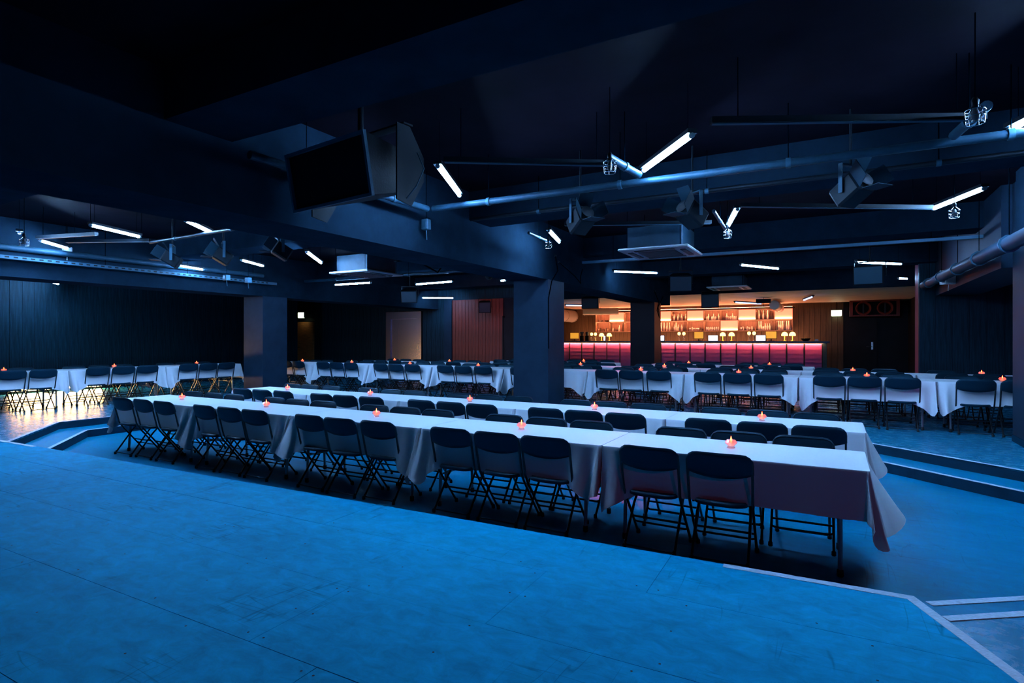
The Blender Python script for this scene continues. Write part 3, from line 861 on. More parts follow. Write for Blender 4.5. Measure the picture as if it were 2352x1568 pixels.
tag(MB().cbox(-9.4, -1.25, 24.3, 24.75, 2.60, 2.635, 0.01).build('shelf_canopy', M['door']), 'dark canopy board over the backlit bar shelf', 'canopy')
cv = thing('added_cove_light', 'added warm light strip lying on top of the shelf canopy', 'light strip', (-5.3, 24.40, 2.635))  # unseen strip added to warm the ceiling above the shelf
MB().box(-4.0, 4.0, -0.03, 0.03, 0.0, 0.012).build('channel', M['blackmetal'], cv)
MB().box(-3.98, 3.98, -0.02, 0.02, 0.012, 0.018).build('led', M['added_cove'], cv)

bk = thing('back_bar_worktop', 'low back worktop behind the bar counter below the shelf', 'worktop', (-5.3, 23.9, 0))
MB().cbox(-5.2, 4.6, -0.35, 0.35, 0.88, 0.93, 0.008).build('worktop', M['bartop'], bk)
for k in range(7):
    MB().cbox(-5.15 + k * 1.39, -5.15 + (k + 1) * 1.39 - 0.02, -0.30, 0.34, 0.0, 0.88, 0.006).build('cabinet_unit', M['blackmetal'], bk)
MB().box(-5.1, 4.5, 0.24, 0.30, 0.93, 0.945).build('light_strip', M['added_ceilfill'], bk)  # strip hidden behind the counter, added to light the bar ceiling

# bottles and glassware
BOT = {
    'tall': MB().lathe([(0, 0), (0.042, 0), (0.045, 0.02), (0.043, 0.12), (0.018, 0.25), (0.015, 0.34), (0.018, 0.36), (0, 0.36)], 8),
    'mid': MB().lathe([(0, 0), (0.035, 0), (0.037, 0.01), (0.037, 0.16), (0.014, 0.20), (0.013, 0.25), (0.016, 0.27), (0, 0.27)], 8),
    'short': MB().lathe([(0, 0), (0.034, 0), (0.036, 0.01), (0.036, 0.12), (0.02, 0.145), (0.02, 0.16), (0, 0.16)], 8),
    'glass': MB().lathe([(0, 0), (0.03, 0), (0.036, 0.12), (0.033, 0.12), (0.028, 0.006), (0, 0.006)], 8),
    'bowl': MB().lathe([(0, 0), (0.04, 0), (0.10, 0.07), (0.105, 0.08), (0.098, 0.08), (0.035, 0.01), (0, 0.01)], 10),
}
BME = {k: [v.mesh('bottle', M['bottle2']), v.mesh('bottle', M['bottle'])] for k, v in BOT.items()}
def fillcell(c, r, kinds, n, desc, cat, nm):
    x0, x1 = XS[c] + 0.05, XS[c + 1] - 0.05
    z = ZS[r] + 0.0135
    for i in range(n):
        x = x0 + (x1 - x0) * (i + 0.5) / n + rnd.uniform(-.006, .006)
        k = kinds[i % len(kinds)]
        o = put(nm, BME[k][rnd.random() < 0.35], None, (x, SY + 0.15 + rnd.uniform(-.03, .05), z), rnd.uniform(0, 3))
        o.name = nm
        where = '%s cubby from right on %s bar shelf' % (ORD[11 - c], 'upper' if r else 'lower')
        tag(o, '%s, %s from left, in %s' % (desc, ORD[i], where), cat, 'vessels in the %s' % where)
fillcell(0, 1, ('bowl',), 2, 'white bowl', 'bowl', 'bowl')
fillcell(0, 0, ('glass', 'short', 'glass'), 6, 'small glass', 'glass', 'drinking_glass')
fillcell(1, 0, ('short', 'bowl', 'mid', 'tall'), 4, 'pale vessel', 'bottle', 'bottle')
fillcell(4, 0, ('tall',), 4, 'tall pale bottle', 'bottle', 'bottle')
fillcell(5, 1, ('mid', 'mid', 'mid', 'tall', 'mid', 'short', 'mid'), 7, 'glass spirit bottle', 'bottle', 'bottle')
fillcell(5, 0, ('mid', 'tall', 'mid', 'short'), 7, 'round glass bottle', 'bottle', 'bottle')
fillcell(6, 0, ('glass', 'short', 'glass', 'glass'), 7, 'stout drinking glass', 'glass', 'drinking_glass')
fillcell(7, 1, ('short', 'mid', 'short'), 8, 'squat bottle', 'bottle', 'bottle')
fillcell(7, 0, ('short',), 7, 'identical squat bottle', 'bottle', 'bottle')
fillcell(8, 1, ('short', 'short', 'mid'), 8, 'small square bottle', 'bottle', 'bottle')
fillcell(9, 0, ('glass', 'short'), 7, 'small tumbler', 'glass', 'drinking_glass')
fillcell(10, 1, ('tall',), 7, 'tall champagne bottle', 'bottle', 'bottle')
fillcell(10, 0, ('tall', 'tall', 'short', 'mid', 'mid', 'mid'), 7, 'pale bottle', 'bottle', 'bottle')
fillcell(11, 0, ('tall',), 8, 'tall narrow bottle', 'bottle', 'bottle')

# things on the bar counter
def mushroom_lamp(x, lab):
    t = thing('table_lamp', lab, 'lamp', (x, BY + 0.3, 1.31), 0, 'glowing table lamps on the bar')
    MB().lathe([(0, 0), (0.06, 0), (0.06, 0.012), (0.014, 0.03), (0.012, 0.2), (0, 0.2)], 10).build('base', M['brass'], t)
    MB().lathe([(0.10, 0.19), (0.105, 0.20), (0.10, 0.25), (0.075, 0.30), (0.03, 0.325), (0, 0.328)], 12).build('lamp_shade', M['lampglow'], t)
    MB().lathe([(0, 0.21), (0.03, 0.215), (0.03, 0.26), (0, 0.28)], 8).build('bulb', M['lampglow'], t)
def tap_tower(x, lab):
    t = thing('beer_tap', lab, 'beer tap', (x, BY + 0.3, 1.31), 0, 'beer taps with glowing globes on the bar')
    MB().lathe([(0, 0), (0.05, 0), (0.05, 0.01), (0.02, 0.03), (0.018, 0.2), (0.03, 0.22), (0, 0.22)], 10).build('column', M['chrome'], t)
    MB().tube([(0, 0, 0.16), (0, -0.06, 0.15), (0, -0.07, 0.10)], 0.009).build('spout', M['chrome'], t)
    MB().lathe([(0, 0.22), (0.04, 0.23), (0.062, 0.28), (0.05, 0.33), (0, 0.35)], 12).build('globe', M['lampglow'], t)
for i, x in enumerate((-8.72, -8.55)): tap_tower(x, 'beer tap with glowing yellow globe, %s of pair left of bar column' % ('left' if i == 0 else 'right'))
for i, x in enumerate((-8.28, -7.95)): mushroom_lamp(x, 'small yellow table lamp, %s of pair beside lit box left of bar column' % ('left' if i == 0 else 'right'))
for i, x in enumerate((-5.13, -4.95)): tap_tower(x, 'beer tap with glowing yellow globe, %s of pair just right of bar column' % ('left' if i == 0 else 'right'))
for i, x in enumerate((-3.53, -3.22)): mushroom_lamp(x, 'yellow table lamp at bar middle, %s of its pair' % ('left' if i == 0 else 'right'))
for i, x in enumerate((-2.62, -2.45)): tap_tower(x, 'beer tap with glowing yellow globe, %s of pair right of bar middle' % ('left' if i == 0 else 'right'))
for i, x in enumerate((-1.45, -1.20)): mushroom_lamp(x, 'yellow table lamp near right end of bar, %s of its pair' % ('left' if i == 0 else 'right'))
def lightbox(x, w, lab):
    t = thing('menu_lightbox', lab, 'light box', (x, BY + 0.2, 1.31), 0, 'white light boxes on the bar')
    MB().cbox(-w / 2, w / 2, 0, 0.12, 0.0, 0.22, 0.01).build('case', M['blackmetal'], t)
    MB().box(-w / 2 + .015, w / 2 - .015, -0.006, 0.0, 0.015, 0.205).build('lit_face', M['signglow'], t)
    for k in range(5):
        u = -w / 2 + 0.05 + (w - 0.1) * k / 4
        MB().box(u - .006, u + .006, -0.01, -0.0065, 0.06, 0.16).build('printed_mark', M['bluescreen'], t)
lightbox(-8.12, 0.09, 'small white light box between lamps left of bar column')
lightbox(-5.82, 0.30, 'white light box at the bar beside the red lit column')
lightbox(-3.86, 0.36, 'white light box left of the middle bar lamps')
lightbox(-2.22, 0.34, 'white light box beside taps right of bar middle')
def till(x, w, lab):
    t = thing('till_screen', lab, 'till', (x, BY + 0.45, 1.31), 0.1, 'till screens on the bar')
    MB().cbox(-0.1, 0.1, -0.06, 0.08, 0, 0.015, 0.004).build('base', M['blackmetal'], t)
    MB().tube([(0, 0, 0.015), (0, 0.02, 0.16)], 0.02).build('stand', M['blackmetal'], t)
    a = MB().cbox(-w / 2, w / 2, -0.015, 0.015, 0.08, 0.36, 0.006); a.build('screen_case', M['blackmetal'], t)
    MB().box(-w / 2 + .015, w / 2 - .015, -0.018, -0.0155, 0.1, 0.345).build('screen', M['amber'], t)
till(-4.42, 0.36, 'amber till screen on the bar left of centre')
till(-1.90, 0.38, 'amber till screen on the bar right of centre')
till(-9.55, 0.40, 'amber till screen at the left of the visible bar')
t = thing('coffee_grinder', 'black twin coffee grinder on the left part of the bar', 'grinder', (-9.05, BY + 0.35, 1.31))
for s in (-0.12, 0.12):
    MB().cbox(s - 0.07, s + 0.07, -0.08, 0.1, 0, 0.22, 0.01).build('body', M['blackmetal'], t)
    MB().lathe([(0.05, 0.22), (0.09, 0.36), (0.09, 0.38), (0, 0.39)], 10, (s, 0, 0)).build('hopper', M['acgrille'], t)
t = thing('fruit_bowl', 'low dark bowl at the right end of the bar', 'bowl', (-0.79, BY + 0.3, 1.31))
MB().lathe([(0, 0), (0.08, 0), (0.15, 0.07), (0.16, 0.10), (0.15, 0.10), (0.07, 0.012), (0, 0.012)], 14).build('bowl', M['blackmetal'], t)
MB().lathe([(0, 0.06), (0.05, 0.07), (0.055, 0.10), (0, 0.14)], 8).build('fruit', M['brass'], t)
t = thing('napkin_holder', 'small pale napkin holder at the right end of the bar', 'napkin holder', (-0.45, BY + 0.3, 1.31))
MB().cbox(-0.06, 0.06, -0.04, 0.04, 0, 0.05, 0.005).build('tray', M['white'], t)
MB().box(-0.05, 0.05, -0.03, 0.03, 0.05, 0.07).build('napkins', M['white'], t)

# exit signs
def exit_sign(x, y, z, lab, top):
    t = thing('exit_sign', lab, 'exit sign', (x, y, z), 0, 'lit exit signs')
    MB().cbox(-0.185, 0.185, 0.0, 0.06, -0.115, 0.115, 0.006).build('housing', M['white'], t)
    MB().box(-0.17, 0.17, -0.006, 0.0, -0.10, 0.10).build('lit_face', M['exit'], t)
    MB().box(-0.16, 0.16, 0.005, 0.055, -0.121, -0.115).build('added_downlight', M['exit'], t)  # glowing underside added to light the door below
    MB().tube([(0, 0.03, 0.12), (0, 0.03, top - z)], 0.010).build('mount', M['blackmetal'], t)
exit_sign(0.16, 24.66, 2.37, 'glowing white exit sign on the plank wall right of the bar', 2.78)
exit_sign(-19.15, 16.25, 2.38, 'glowing white exit sign above the brown door on the left', CZ)

# twin horn box over the black door
t = thing('twin_horn_cabinet', 'wooden cabinet with two round horn openings above the black door', 'loudspeaker', (1.33, 24.1, 2.20))
bm = bmesh.new()
MB().box(-0.75, 0.75, 0.05, 0.66, 0.02, 0.56).build('body', M['speaker'], t)
fr = MB()
fr.box(-0.76, -0.66, -0.06, 0.05, 0, 0.58).box(0.66, 0.76, -0.06, 0.05, 0, 0.58).box(-0.66, 0.66, -0.06, 0.05, 0, 0.05).box(-0.66, 0.66, -0.06, 0.05, 0.53, 0.58)
fr.build('front_frame', M['plank_red'], t)
for s in (-0.33, 0.33):
    MB().lathe([(0.25, 0), (0.25, 0.11), (0.22, 0.11), (0.17, 0.02), (0.17, 0.0)], 18).xf(Matrix.Translation((s, 0.05, 0.29)) @ Matrix.Rotation(PI / 2, 4, 'X')).build('horn_ring', M['plank_red'], t)
    MB().box(s - 0.02, s + 0.02, -0.02, 0.045, 0.08, 0.5).build('baffle', M['spkface'], t)

# ------------------------------------------------------------------ light tubes
def tube_light(i, a, b, lab, r=0.019):
    tm = 'tube' if i < 14 else 'tube_far' if b[1] < 18.2 else 'tube_dim'
    a, b = Vector(a), Vector(b)
    L = (b - a).length
    mid = (a + b) / 2
    d = (b - a).normalized()
    t = thing('light_tube', lab, 'light tube', mid, math.atan2(d.y, d.x), 'blue light tubes under the ceiling')
    M4 = Matrix.Rotation(-math.asin(max(-1, min(1, d.z))), 4, 'Y')
    MB().tube([(-L / 2 + .03, 0, 0), (L / 2 - .03, 0, 0)], r, 6, False).xf(M4).build('tube', M[tm], t)
    for s in (-1, 1):
        MB().tube([(s * (L / 2 - .03), 0, 0), (s * L / 2, 0, 0)], r * 1.15, 8).xf(M4).build('end_cap', M['tubecap'], t)
    MB().box(-L / 2, L / 2, -0.04, 0.04, r * 0.9, r * 0.9 + 0.035).xf(M4).build('housing', M['blackmetal'], t)
    top = CZ if mid.y < 18.2 else 2.78
    for s in (-0.42, 0.42):
        z = -d.z * 0 + (M4 @ Vector((s * L, 0, 0))).z
        MB().tube([(s * L, 0, z + r), (s * L, 0, top - mid.z)], 0.002, 3).build('hanger', M['wire'], t)

TZ3 = 3.0
TUBES = [
    ((-3.24, 4.33, 3.0), (-3.70, 5.37, 3.0), 'steep bright tube beside the big black loudspeaker'),
    ((-1.60, 5.45, 3.0), (-0.97, 4.68, 3.0), 'large diagonal bright tube above the long pipe at centre right'),
    ((1.21, 5.79, 3.0), (1.68, 4.68, 3.0), 'bright tube cut by the right edge'),
    ((1.11, 8.81, 3.0), (1.45, 7.88, 3.0), 'diagonal bright tube at right above the long rail'),
    ((-1.30, 8.70, 3.0), (-1.03, 7.62, 3.0), 'short steep bright tube above the caged lamp at centre right'),
    ((-3.72, 7.75, 3.0), (-4.0, 8.75, 3.0), 'small bright tube end above a caged lamp beside the central beam'),
    ((-9.26, 4.14, 3.0), (-9.62, 5.01, 3.0), 'long bright tube slanting at far left'),
    ((-7.75, 4.62, 3.0), (-8.30, 5.35, 3.0), 'short bright tube tucked against the left beam'),
    ((-9.9, 3.56, 2.86), (-10.8, 3.885, 2.99), 'bright tube seen end-on at far left'),
    ((-11.42, 4.38, 3.0), (-12.0, 5.02, 3.0), 'thin tube beside the white junction box at far left'),
    ((-16.51, 6.36, 2.8), (-17.42, 7.08, 2.8), 'lowest bright tube by the left wall'),
    ((-11.98, 7.0, 2.92), (-11.98, 7.55, 2.89), 'bright tube above the cable tray left of the far column'),
    ((-10.60, 7.48, 3.0), (-11.04, 8.34, 3.0), 'bright slanting tube above the far left column'),
    ((-8.05, 6.95, 2.9), (-8.95, 8.1, 2.9), 'steep bright tube left of the hanging air unit'),
    ((-11.37, 10.74, 2.8), (-10.14, 10.78, 2.8), 'level tube below the left hanging air unit'),
    ((-9.45, 11.7, 2.8), (-8.16, 11.55, 2.8), 'level tube right of the left hanging air unit'),
    ((-12.1, 15.3, 2.78), (-11.2, 15.9, 2.78), 'level tube above the red plank wall'),
    ((-7.3, 12.4, 2.85), (-7.1, 12.36, 2.85), 'tiny tube tip left of the central column head'),
    ((-4.30, 12.3, 2.9), (-3.5, 13.1, 2.9), 'level tube beside the beam toward the bar column'),
    ((-1.64, 12.5, 2.9), (-1.0, 13.6, 2.9), 'level tube above the centre of the bar'),
    ((0.42, 13.2, 2.9), (1.25, 14.0, 2.9), 'long level tube above the grey loudspeaker at right'),
    ((1.40, 16.6, 2.85), (1.62, 16.85, 2.85), 'tiny level tube near the dark doorway at right'),
    ((-8.9, 20.0, 2.68), (-8.35, 20.6, 2.68), 'tube in front of the bar left of the bar column'),
    ((-2.85, 20.4, 2.62), (-2.15, 21.7, 2.62), 'tube under the pale ceiling above the bar centre'),
    ((-0.80, 21.0, 2.66), (-0.50, 20.0, 2.70), 'short violet tube under the pale ceiling at bar right'),
]
for i, (a, b, lab) in enumerate(TUBES):
    tube_light(i, a, b, lab)

# ------------------------------------------------------------------ pipes, rails, cages
def pipe(a, b, r, lab, cat='pipe', name='ceiling_pipe', m='pipe', clamps=3, group='ceiling pipes'):
    a, b = Vector(a), Vector(b)
    t = thing(name, lab, cat, tuple((a + b) / 2), 0, group)
    c = (a + b) / 2
    MB().tube([a - c, b - c], r, 10).build('pipe', M[m], t)
    for k in range(clamps):
        p = a.lerp(b, (k + 0.5) / clamps) - c
        d = (b - a).normalized() * 0.02
        MB().tube([p - d, p + d], r * 1.25, 10).build('clamp', M['greymetal'], t)
        MB().tube([p + Vector((0, 0, r)), (p.x, p.y, CZ - c.z)], 0.005, 4).build('hanger', M['wire'], t)
    return t
pipe((-4.14, 5.45, 2.92), (1.95, 5.65, 2.92), 0.036, 'long pale pipe running right from the central beam', clamps=4)
pipe((-4.28, 3.1, 2.92), (-4.2, 5.42, 2.92), 0.036, 'pipe behind the big loudspeaker meeting the long pipe', clamps=2)
pipe((-1.69, 4.72, 2.95), (-1.62, 5.38, 2.95), 0.036, 'short pipe stub beside the diagonal tube', clamps=1)
pipe((0.92, 4.95, 2.95), (0.83, 5.55, 2.95), 0.036, 'short dark pipe stub at upper right by a caged lamp', clamps=1)
pipe((-1.27, 7.35, 2.95), (-1.32, 8.6, 2.93), 0.022, 'thin stub pipe ending at the caged lamp at centre right', clamps=1)
pipe((-3.93, 7.5, 2.95), (-3.96, 8.25, 2.93), 0.022, 'thin stub pipe ending at the caged lamp by the beam', clamps=1)
pipe((-9.6, 5.15, 2.93), (-5.3, 5.05, 2.93), 0.022, 'thin dark pipe across the left ceiling bay', clamps=3, m='blackmetal')
pipe((-12.1, 10.4, 2.9), (-5.3, 10.6, 2.9), 0.035, 'thin rail pipe across the left bay behind the air unit', clamps=3)
pipe((-4.3, 6.5, 3.0), (1.9, 6.55, 3.0), 0.025, 'thin dark pipe along the second cross beam', clamps=3, m='blackmetal')
def rail(a, b, lab, m='blackmetal'):
    a, b = Vector(a), Vector(b)
    L = (b - a).length; mid = (a + b) / 2
    t = thing('led_rail', lab, 'rail', mid, math.atan2(b.y - a.y, b.x - a.x), 'slim black ceiling rails')
    MB().box(-L / 2, L / 2, -0.03, 0.03, 0.0, 0.045).build('housing', M[m], t)
    MB().box(-L / 2 + .01, L / 2 - .01, -0.018, 0.018, -0.006, 0.0).build('diffuser', M['greymetal'], t)
    for s in (-0.4, 0.4): MB().tube([(s * L, 0, 0.045), (s * L, 0, CZ - mid.z)], 0.004, 4).build('hanger', M['wire'], t)
rail((-0.78, 4.40, 2.96), (0.97, 5.3, 2.96), 'slim black rail at upper right between two tubes')
rail((-3.05, 4.17, 2.96), (-1.75, 5.02, 2.96), 'slim black rail from the steep tube to the caged lamp')
rail((-0.96, 7.32, 2.96), (1.07, 8.6, 2.96), 'slim black rail between the two right hand tubes')
rail((-3.27, 7.33, 2.96), (-1.45, 8.2, 2.96), 'slim black rail left of the short steep tube')
rail((-4.4, 10.75, 2.9), (2.0, 11.0, 2.9), 'long rail painted lit blue crossing above the central air unit', 'litmetal')
rail((-10.93, 4.55, 2.95), (-9.64, 5.17, 2.95), 'slim rail among the tubes at far left')
rail((-10.9, 4.15, 2.95), (-9.75, 4.45, 2.95), 'slim rail nearest the left edge')

def cage_lamp(p, lab):
    t = thing('caged_lamp', lab, 'lamp', p, 0, 'unlit caged work lamps')
    MB().lathe([(0, 0.10), (0.018, 0.10), (0.022, 0.15), (0.012, 0.17), (0, 0.17)], 8).build('socket', M['blackmetal'], t)
    MB().lathe([(0, 0.015), (0.022, 0.03), (0.026, 0.055), (0.012, 0.10), (0, 0.10)], 8).build('bulb', M['acgrille'], t)
    w = MB()
    for k in range(6):
        a = 2 * PI * k / 6
        w.tube([(0.015 * math.cos(a), 0.015 * math.sin(a), 0.12), (0.055 * math.cos(a), 0.055 * math.sin(a), 0.085), (0.048 * math.cos(a), 0.048 * math.sin(a), 0.0)], 0.0025, 4)
    for r_, z in ((0.055, 0.085), (0.053, 0.045), (0.048, 0.0)):
        w.tube([(r_ * math.cos(2 * PI * k / 10), r_ * math.sin(2 * PI * k / 10), z) for k in range(11)], 0.0025, 4)
    w.build('wire_cage', M['chrome'], t)
    MB().tube([(0, 0, 0.17), (0, 0, CZ - p[2])], 0.004, 4).build('cord', M['wire'], t)
cage_lamp((-1.60, 4.5, 2.74), 'caged bulb hanging left of the diagonal tube')
cage_lamp((0.80, 4.62, 2.74), 'caged bulb hanging highest at upper right')
cage_lamp((-3.66, 7.62, 2.72), 'caged bulb under the small tube end by the central beam')
cage_lamp((-1.22, 8.1, 2.73), 'caged bulb under the short steep tube')
cage_lamp((1.20, 8.0, 2.73), 'caged bulb under the right hand tube')
cage_lamp((-9.72, 3.55, 2.66), 'caged bulb at the far left below the end-on tube')

def cable(pts, r, lab):
    c = Vector(pts[0])
    t = thing('ceiling_cable', lab, 'cable', tuple(c), 0, 'loose ceiling cables')
    MB().tube([Vector(p) - c for p in pts], r, 6).build('cable', M['wire'], t)
    MB().tube([Vector((0, 0, -0.01)), Vector((0, 0, 0.02))], r * 2.2, 6).build('clip', M['blackmetal'], t)
cable([(-4.42, 9.5, 2.9), (-4.35, 9.45, 2.62), (-4.40, 9.3, 2.42), (-4.43, 9.22, 2.1), (-4.43, 9.23, 1.2)], 0.010, 'black cable running down the edge of the central column')
cable([(-4.40, 9.6, 2.8), (-4.2, 9.9, 2.55), (-4.25, 10.3, 2.45), (-4.38, 10.6, 2.62), (-4.42, 10.8, 2.8)], 0.008, 'black cable loop at the head of the central column')
cable([(-4.42, 16.2, 2.75), (-4.3, 16.2, 2.45), (-4.36, 16.25, 2.2), (-4.28, 16.2, 1.98), (-4.33, 16.25, 2.3), (-4.2, 16.3, 2.6)], 0.014, 'tangled black cable hanging at the bar column')
cable([(-7.7, 8.9, 2.95), (-7.4, 9.1, 3.0), (-7.2, 9.3, 2.85), (-7.1, 9.5, 2.75), (-6.9, 9.5, 2.95)], 0.018, 'grey hose curling out of the left air conditioner')

# ceiling cassette air conditioners
def ac_unit(x, y, z, lab, h=0.38):
    t = thing('air_conditioner', lab, 'air conditioner', (x, y, z), 0, 'ceiling cassette air conditioners')
    MB().cbox(-0.42, 0.42, -0.42, 0.42, 0.05, h, 0.01).build('body', M['acbody'], t)
    mb = MB()
    o = [(-0.52, -0.52), (0.52, -0.52), (0.52, 0.52), (-0.52, 0.52)]
    mb.cbox(-0.53, 0.53, -0.53, 0.53, 0.012, 0.05, 0.015)
    mb.build('fascia', M['white'], t)
    g = MB().box(-0.28, 0.28, -0.28, 0.28, 0.002, 0.012)
    for k in range(9): g.box(-0.28, 0.28, -0.26 + k * 0.062, -0.24 + k * 0.062, -0.003, 0.002)
    g.build('intake_grille', M['acgrille'], t)
    for a in range(4):
        MB().cbox(-0.30, 0.30, 0.36, 0.44, 0.0, 0.012, 0.003).xf(Matrix.Rotation(a * PI / 2, 4, 'Z')).build('louvre', M['spkface'], t)
    for sx in (-1, 1):
        for sy in (-1, 1):
            MB().tube([(sx * 0.4, sy * 0.46, 0.05), (sx * 0.4, sy * 0.46, CZ - z)], 0.006, 4).build('hanger_rod', M['wire'], t)
ac_unit(-2.33, 8.92, 2.70, 'square air conditioner hanging at centre right with pink lit underside')
ac_unit(-8.35, 8.75, 2.68, 'square air conditioner hanging in the left bay')
ac_unit(-2.5, 16.9, 2.78, 'square air conditioner hanging in front of the bar', 0.34)

# loudspeakers
def spk(x, y, z, w, d, h, rz, tilt, lab, face='spkface', bracket=True):
    t = thing('loudspeaker', lab, 'loudspeaker', (x, y, z), rz, 'black ceiling loudspeakers')
    R = Matrix.Rotation(tilt, 4, 'X')
    pts = [(-w / 2, -d / 2), (w / 2, -d / 2), (w * 0.36, d / 2), (-w * 0.36, d / 2)]
    MB().prism(pts, -h / 2, h / 2).xf(R).build('cabinet', M['speaker'], t)
    MB().cbox(-w / 2 + .02, w / 2 - .02, -d / 2 - .012, -d / 2, -h / 2 + .02, h / 2 - .02, 0.005).xf(R).build('grille', M[face], t)
    if bracket:
        for s in (-1, 1):
            MB().box(s * (w / 2 + .012) - .006, s * (w / 2 + .012) + .006, -0.025, 0.025, -0.03, h / 2 + 0.08).build('yoke_arm', M['blackmetal'], t)
        MB().box(-w / 2 - .02, w / 2 + .02, -0.025, 0.025, h / 2 + 0.07, h / 2 + 0.085).build('yoke_bar', M['blackmetal'], t)
        top = (CZ if y < 18.2 else 2.78) - z
        MB().tube([(0, 0, h / 2 + 0.08), (0, 0, max(top, h / 2 + .1))], 0.015, 6).build('drop_pole', M['blackmetal'], t)
    return t
spk(-2.80, 12.3, 2.58, 0.46, 0.36, 0.34, 0.25, 0.25, 'black loudspeaker hanging in front of the bar column')
spk(0.64, 12.9, 2.60, 0.50, 0.36, 0.36, -0.2, 0.1, 'grey faced loudspeaker under the long level tube at right', 'greymetal')
spk(-7.0, 17.8, 2.60, 0.56, 0.40, 0.36, 0.3, 0.2, 'black loudspeaker between the central and bar columns')
spk(-3.2, 18.0, 2.55, 0.50, 0.40, 0.42, 0.1, 0.1, 'black loudspeaker hanging over the bar front')
spk(-10.3, 12.5, 2.60, 0.45, 0.36, 0.34, 0.5, 0.3, 'black loudspeaker above the elevator wall', 'spkface')
spk(-9.95, 15.9, 2.45, 0.40, 0.36, 0.36, 0.5, 0.2, 'black loudspeaker at the top of the red plank wall')

# big horn loudspeaker near the upper centre
t = thing('horn_loudspeaker', 'large black horn loudspeaker hung in a steel yoke at upper centre', 'loudspeaker', (-3.62, 3.72, 2.80), -0.12)
R = Matrix.Rotation(0.18, 4, 'X')
b = MB()
b.add([(-0.52, -0.34, -0.24), (0.52, -0.34, -0.24), (0.52, -0.34, 0.24), (-0.52, -0.34, 0.24), (-0.30, 0.36, -0.16), (0.30, 0.36, -0.16), (0.30, 0.36, 0.16), (-0.30, 0.36, 0.16)],
      [(0, 1, 2, 3), (5, 4, 7, 6), (0, 4, 5, 1), (1, 5, 6, 2), (2, 6, 7, 3), (3, 7, 4, 0)])
b.xf(R).build('cabinet', M['speaker'], t)
MB().box(-0.53, 0.53, -0.37, -0.34, -0.25, -0.225).box(-0.53, 0.53, -0.37, -0.34, 0.225, 0.25).box(-0.53, -0.505, -0.37, -0.34, -0.225, 0.225).box(0.505, 0.53, -0.37, -0.34, -0.225, 0.225).xf(R).build('mouth_rim', M['greymetal'], t)
for s in (-1, 1):
    pl = [(-0.10, -0.30), (0.06, -0.33), (0.20, -0.1), (0.20, 0.1), (0.04, 0.32), (-0.10, 0.32)]
    mb = MB().prism(pl, -0.008, 0.008).xf(Matrix(((0, 0, 1, s * 0.57), (1, 0, 0, 0), (0, 1, 0, 0), (0, 0, 0, 1))))
    mb.build('yoke_plate', M['blackmetal'], t)
MB().box(-0.6, 0.6, -0.05, 0.05, 0.32, 0.335).build('yoke_bar', M['blackmetal'], t)
MB().tube([(0, 0, 0.33), (0, 0, CZ - 2.82)], 0.025, 8).build('drop_pole', M['blackmetal'], t)
MB().tube([(0.60, 0.10, 0.12), (0.66, 0.12, -0.02), (0.64, 0.05, -0.18), (0.58, 0.0, -0.28)], 0.006, 5).build('cable', M['greymetal'], t)

# stage lights with barn doors
def stage_light(x, y, z, rz, lab):
    t = thing('stage_light', lab, 'stage light', (x, y, z), rz, 'stage lights with barn doors')
    R = Matrix.Rotation(-0.55, 4, 'X')
    MB().cbox(-0.11, 0.11, -0.14, 0.12, -0.10, 0.10, 0.02).xf(R).build('housing', M['blackmetal'], t)
    MB().lathe([(0.075, 0.0), (0.07, 0.02), (0.0, 0.025)], 12).xf(R @ Matrix.Translation((0, -0.16, 0)) @ Matrix.Rotation(PI / 2, 4, 'X')).build('lens', M['acgrille'], t)
    for k, (ang) in enumerate((0, PI / 2, PI, 3 * PI / 2)):
        S = R @ Matrix.Rotation(ang, 4, 'Y') @ Matrix.Translation((0, -0.14, 0.105)) @ Matrix.Rotation(-0.5, 4, 'X')
        MB().box(-0.09, 0.09, -0.15, 0.0, -0.003, 0.003).xf(S).build('barn_door', M['barn'], t)
    for s in (-1, 1): MB().box(s * 0.128 - .005, s * 0.128 + .005, -0.02, 0.02, -0.02, 0.24).build('yoke_arm', M['greymetal'], t)
    MB().box(-0.133, 0.133, -0.02, 0.02, 0.23, 0.245).build('yoke_bar', M['greymetal'], t)
    MB().tube([(0, 0, 0.24), (0, 0, CZ - z)], 0.012, 6).build('drop_pole', M['blackmetal'], t)
stage_light(-2.42, 5.85, 2.66, 1.0, 'stage light with barn doors left of the diagonal tube')
stage_light(-1.31, 6.3, 2.70, -0.6, 'stage light with open barn doors above the central air unit')
stage_light(0.15, 6.0, 2.70, 0.9, 'stage light with barn doors at upper right')
stage_light(-9.5, 5.45, 2.68, -0.7, 'stage light with barn doors in the left bay, nearest the left edge')
stage_light(-8.6, 5.75, 2.70, -0.5, 'stage light with barn doors in the left bay, middle one')
stage_light(-7.3, 5.85, 2.70, -0.6, 'stage light with barn doors in the left bay, nearest the central beam')

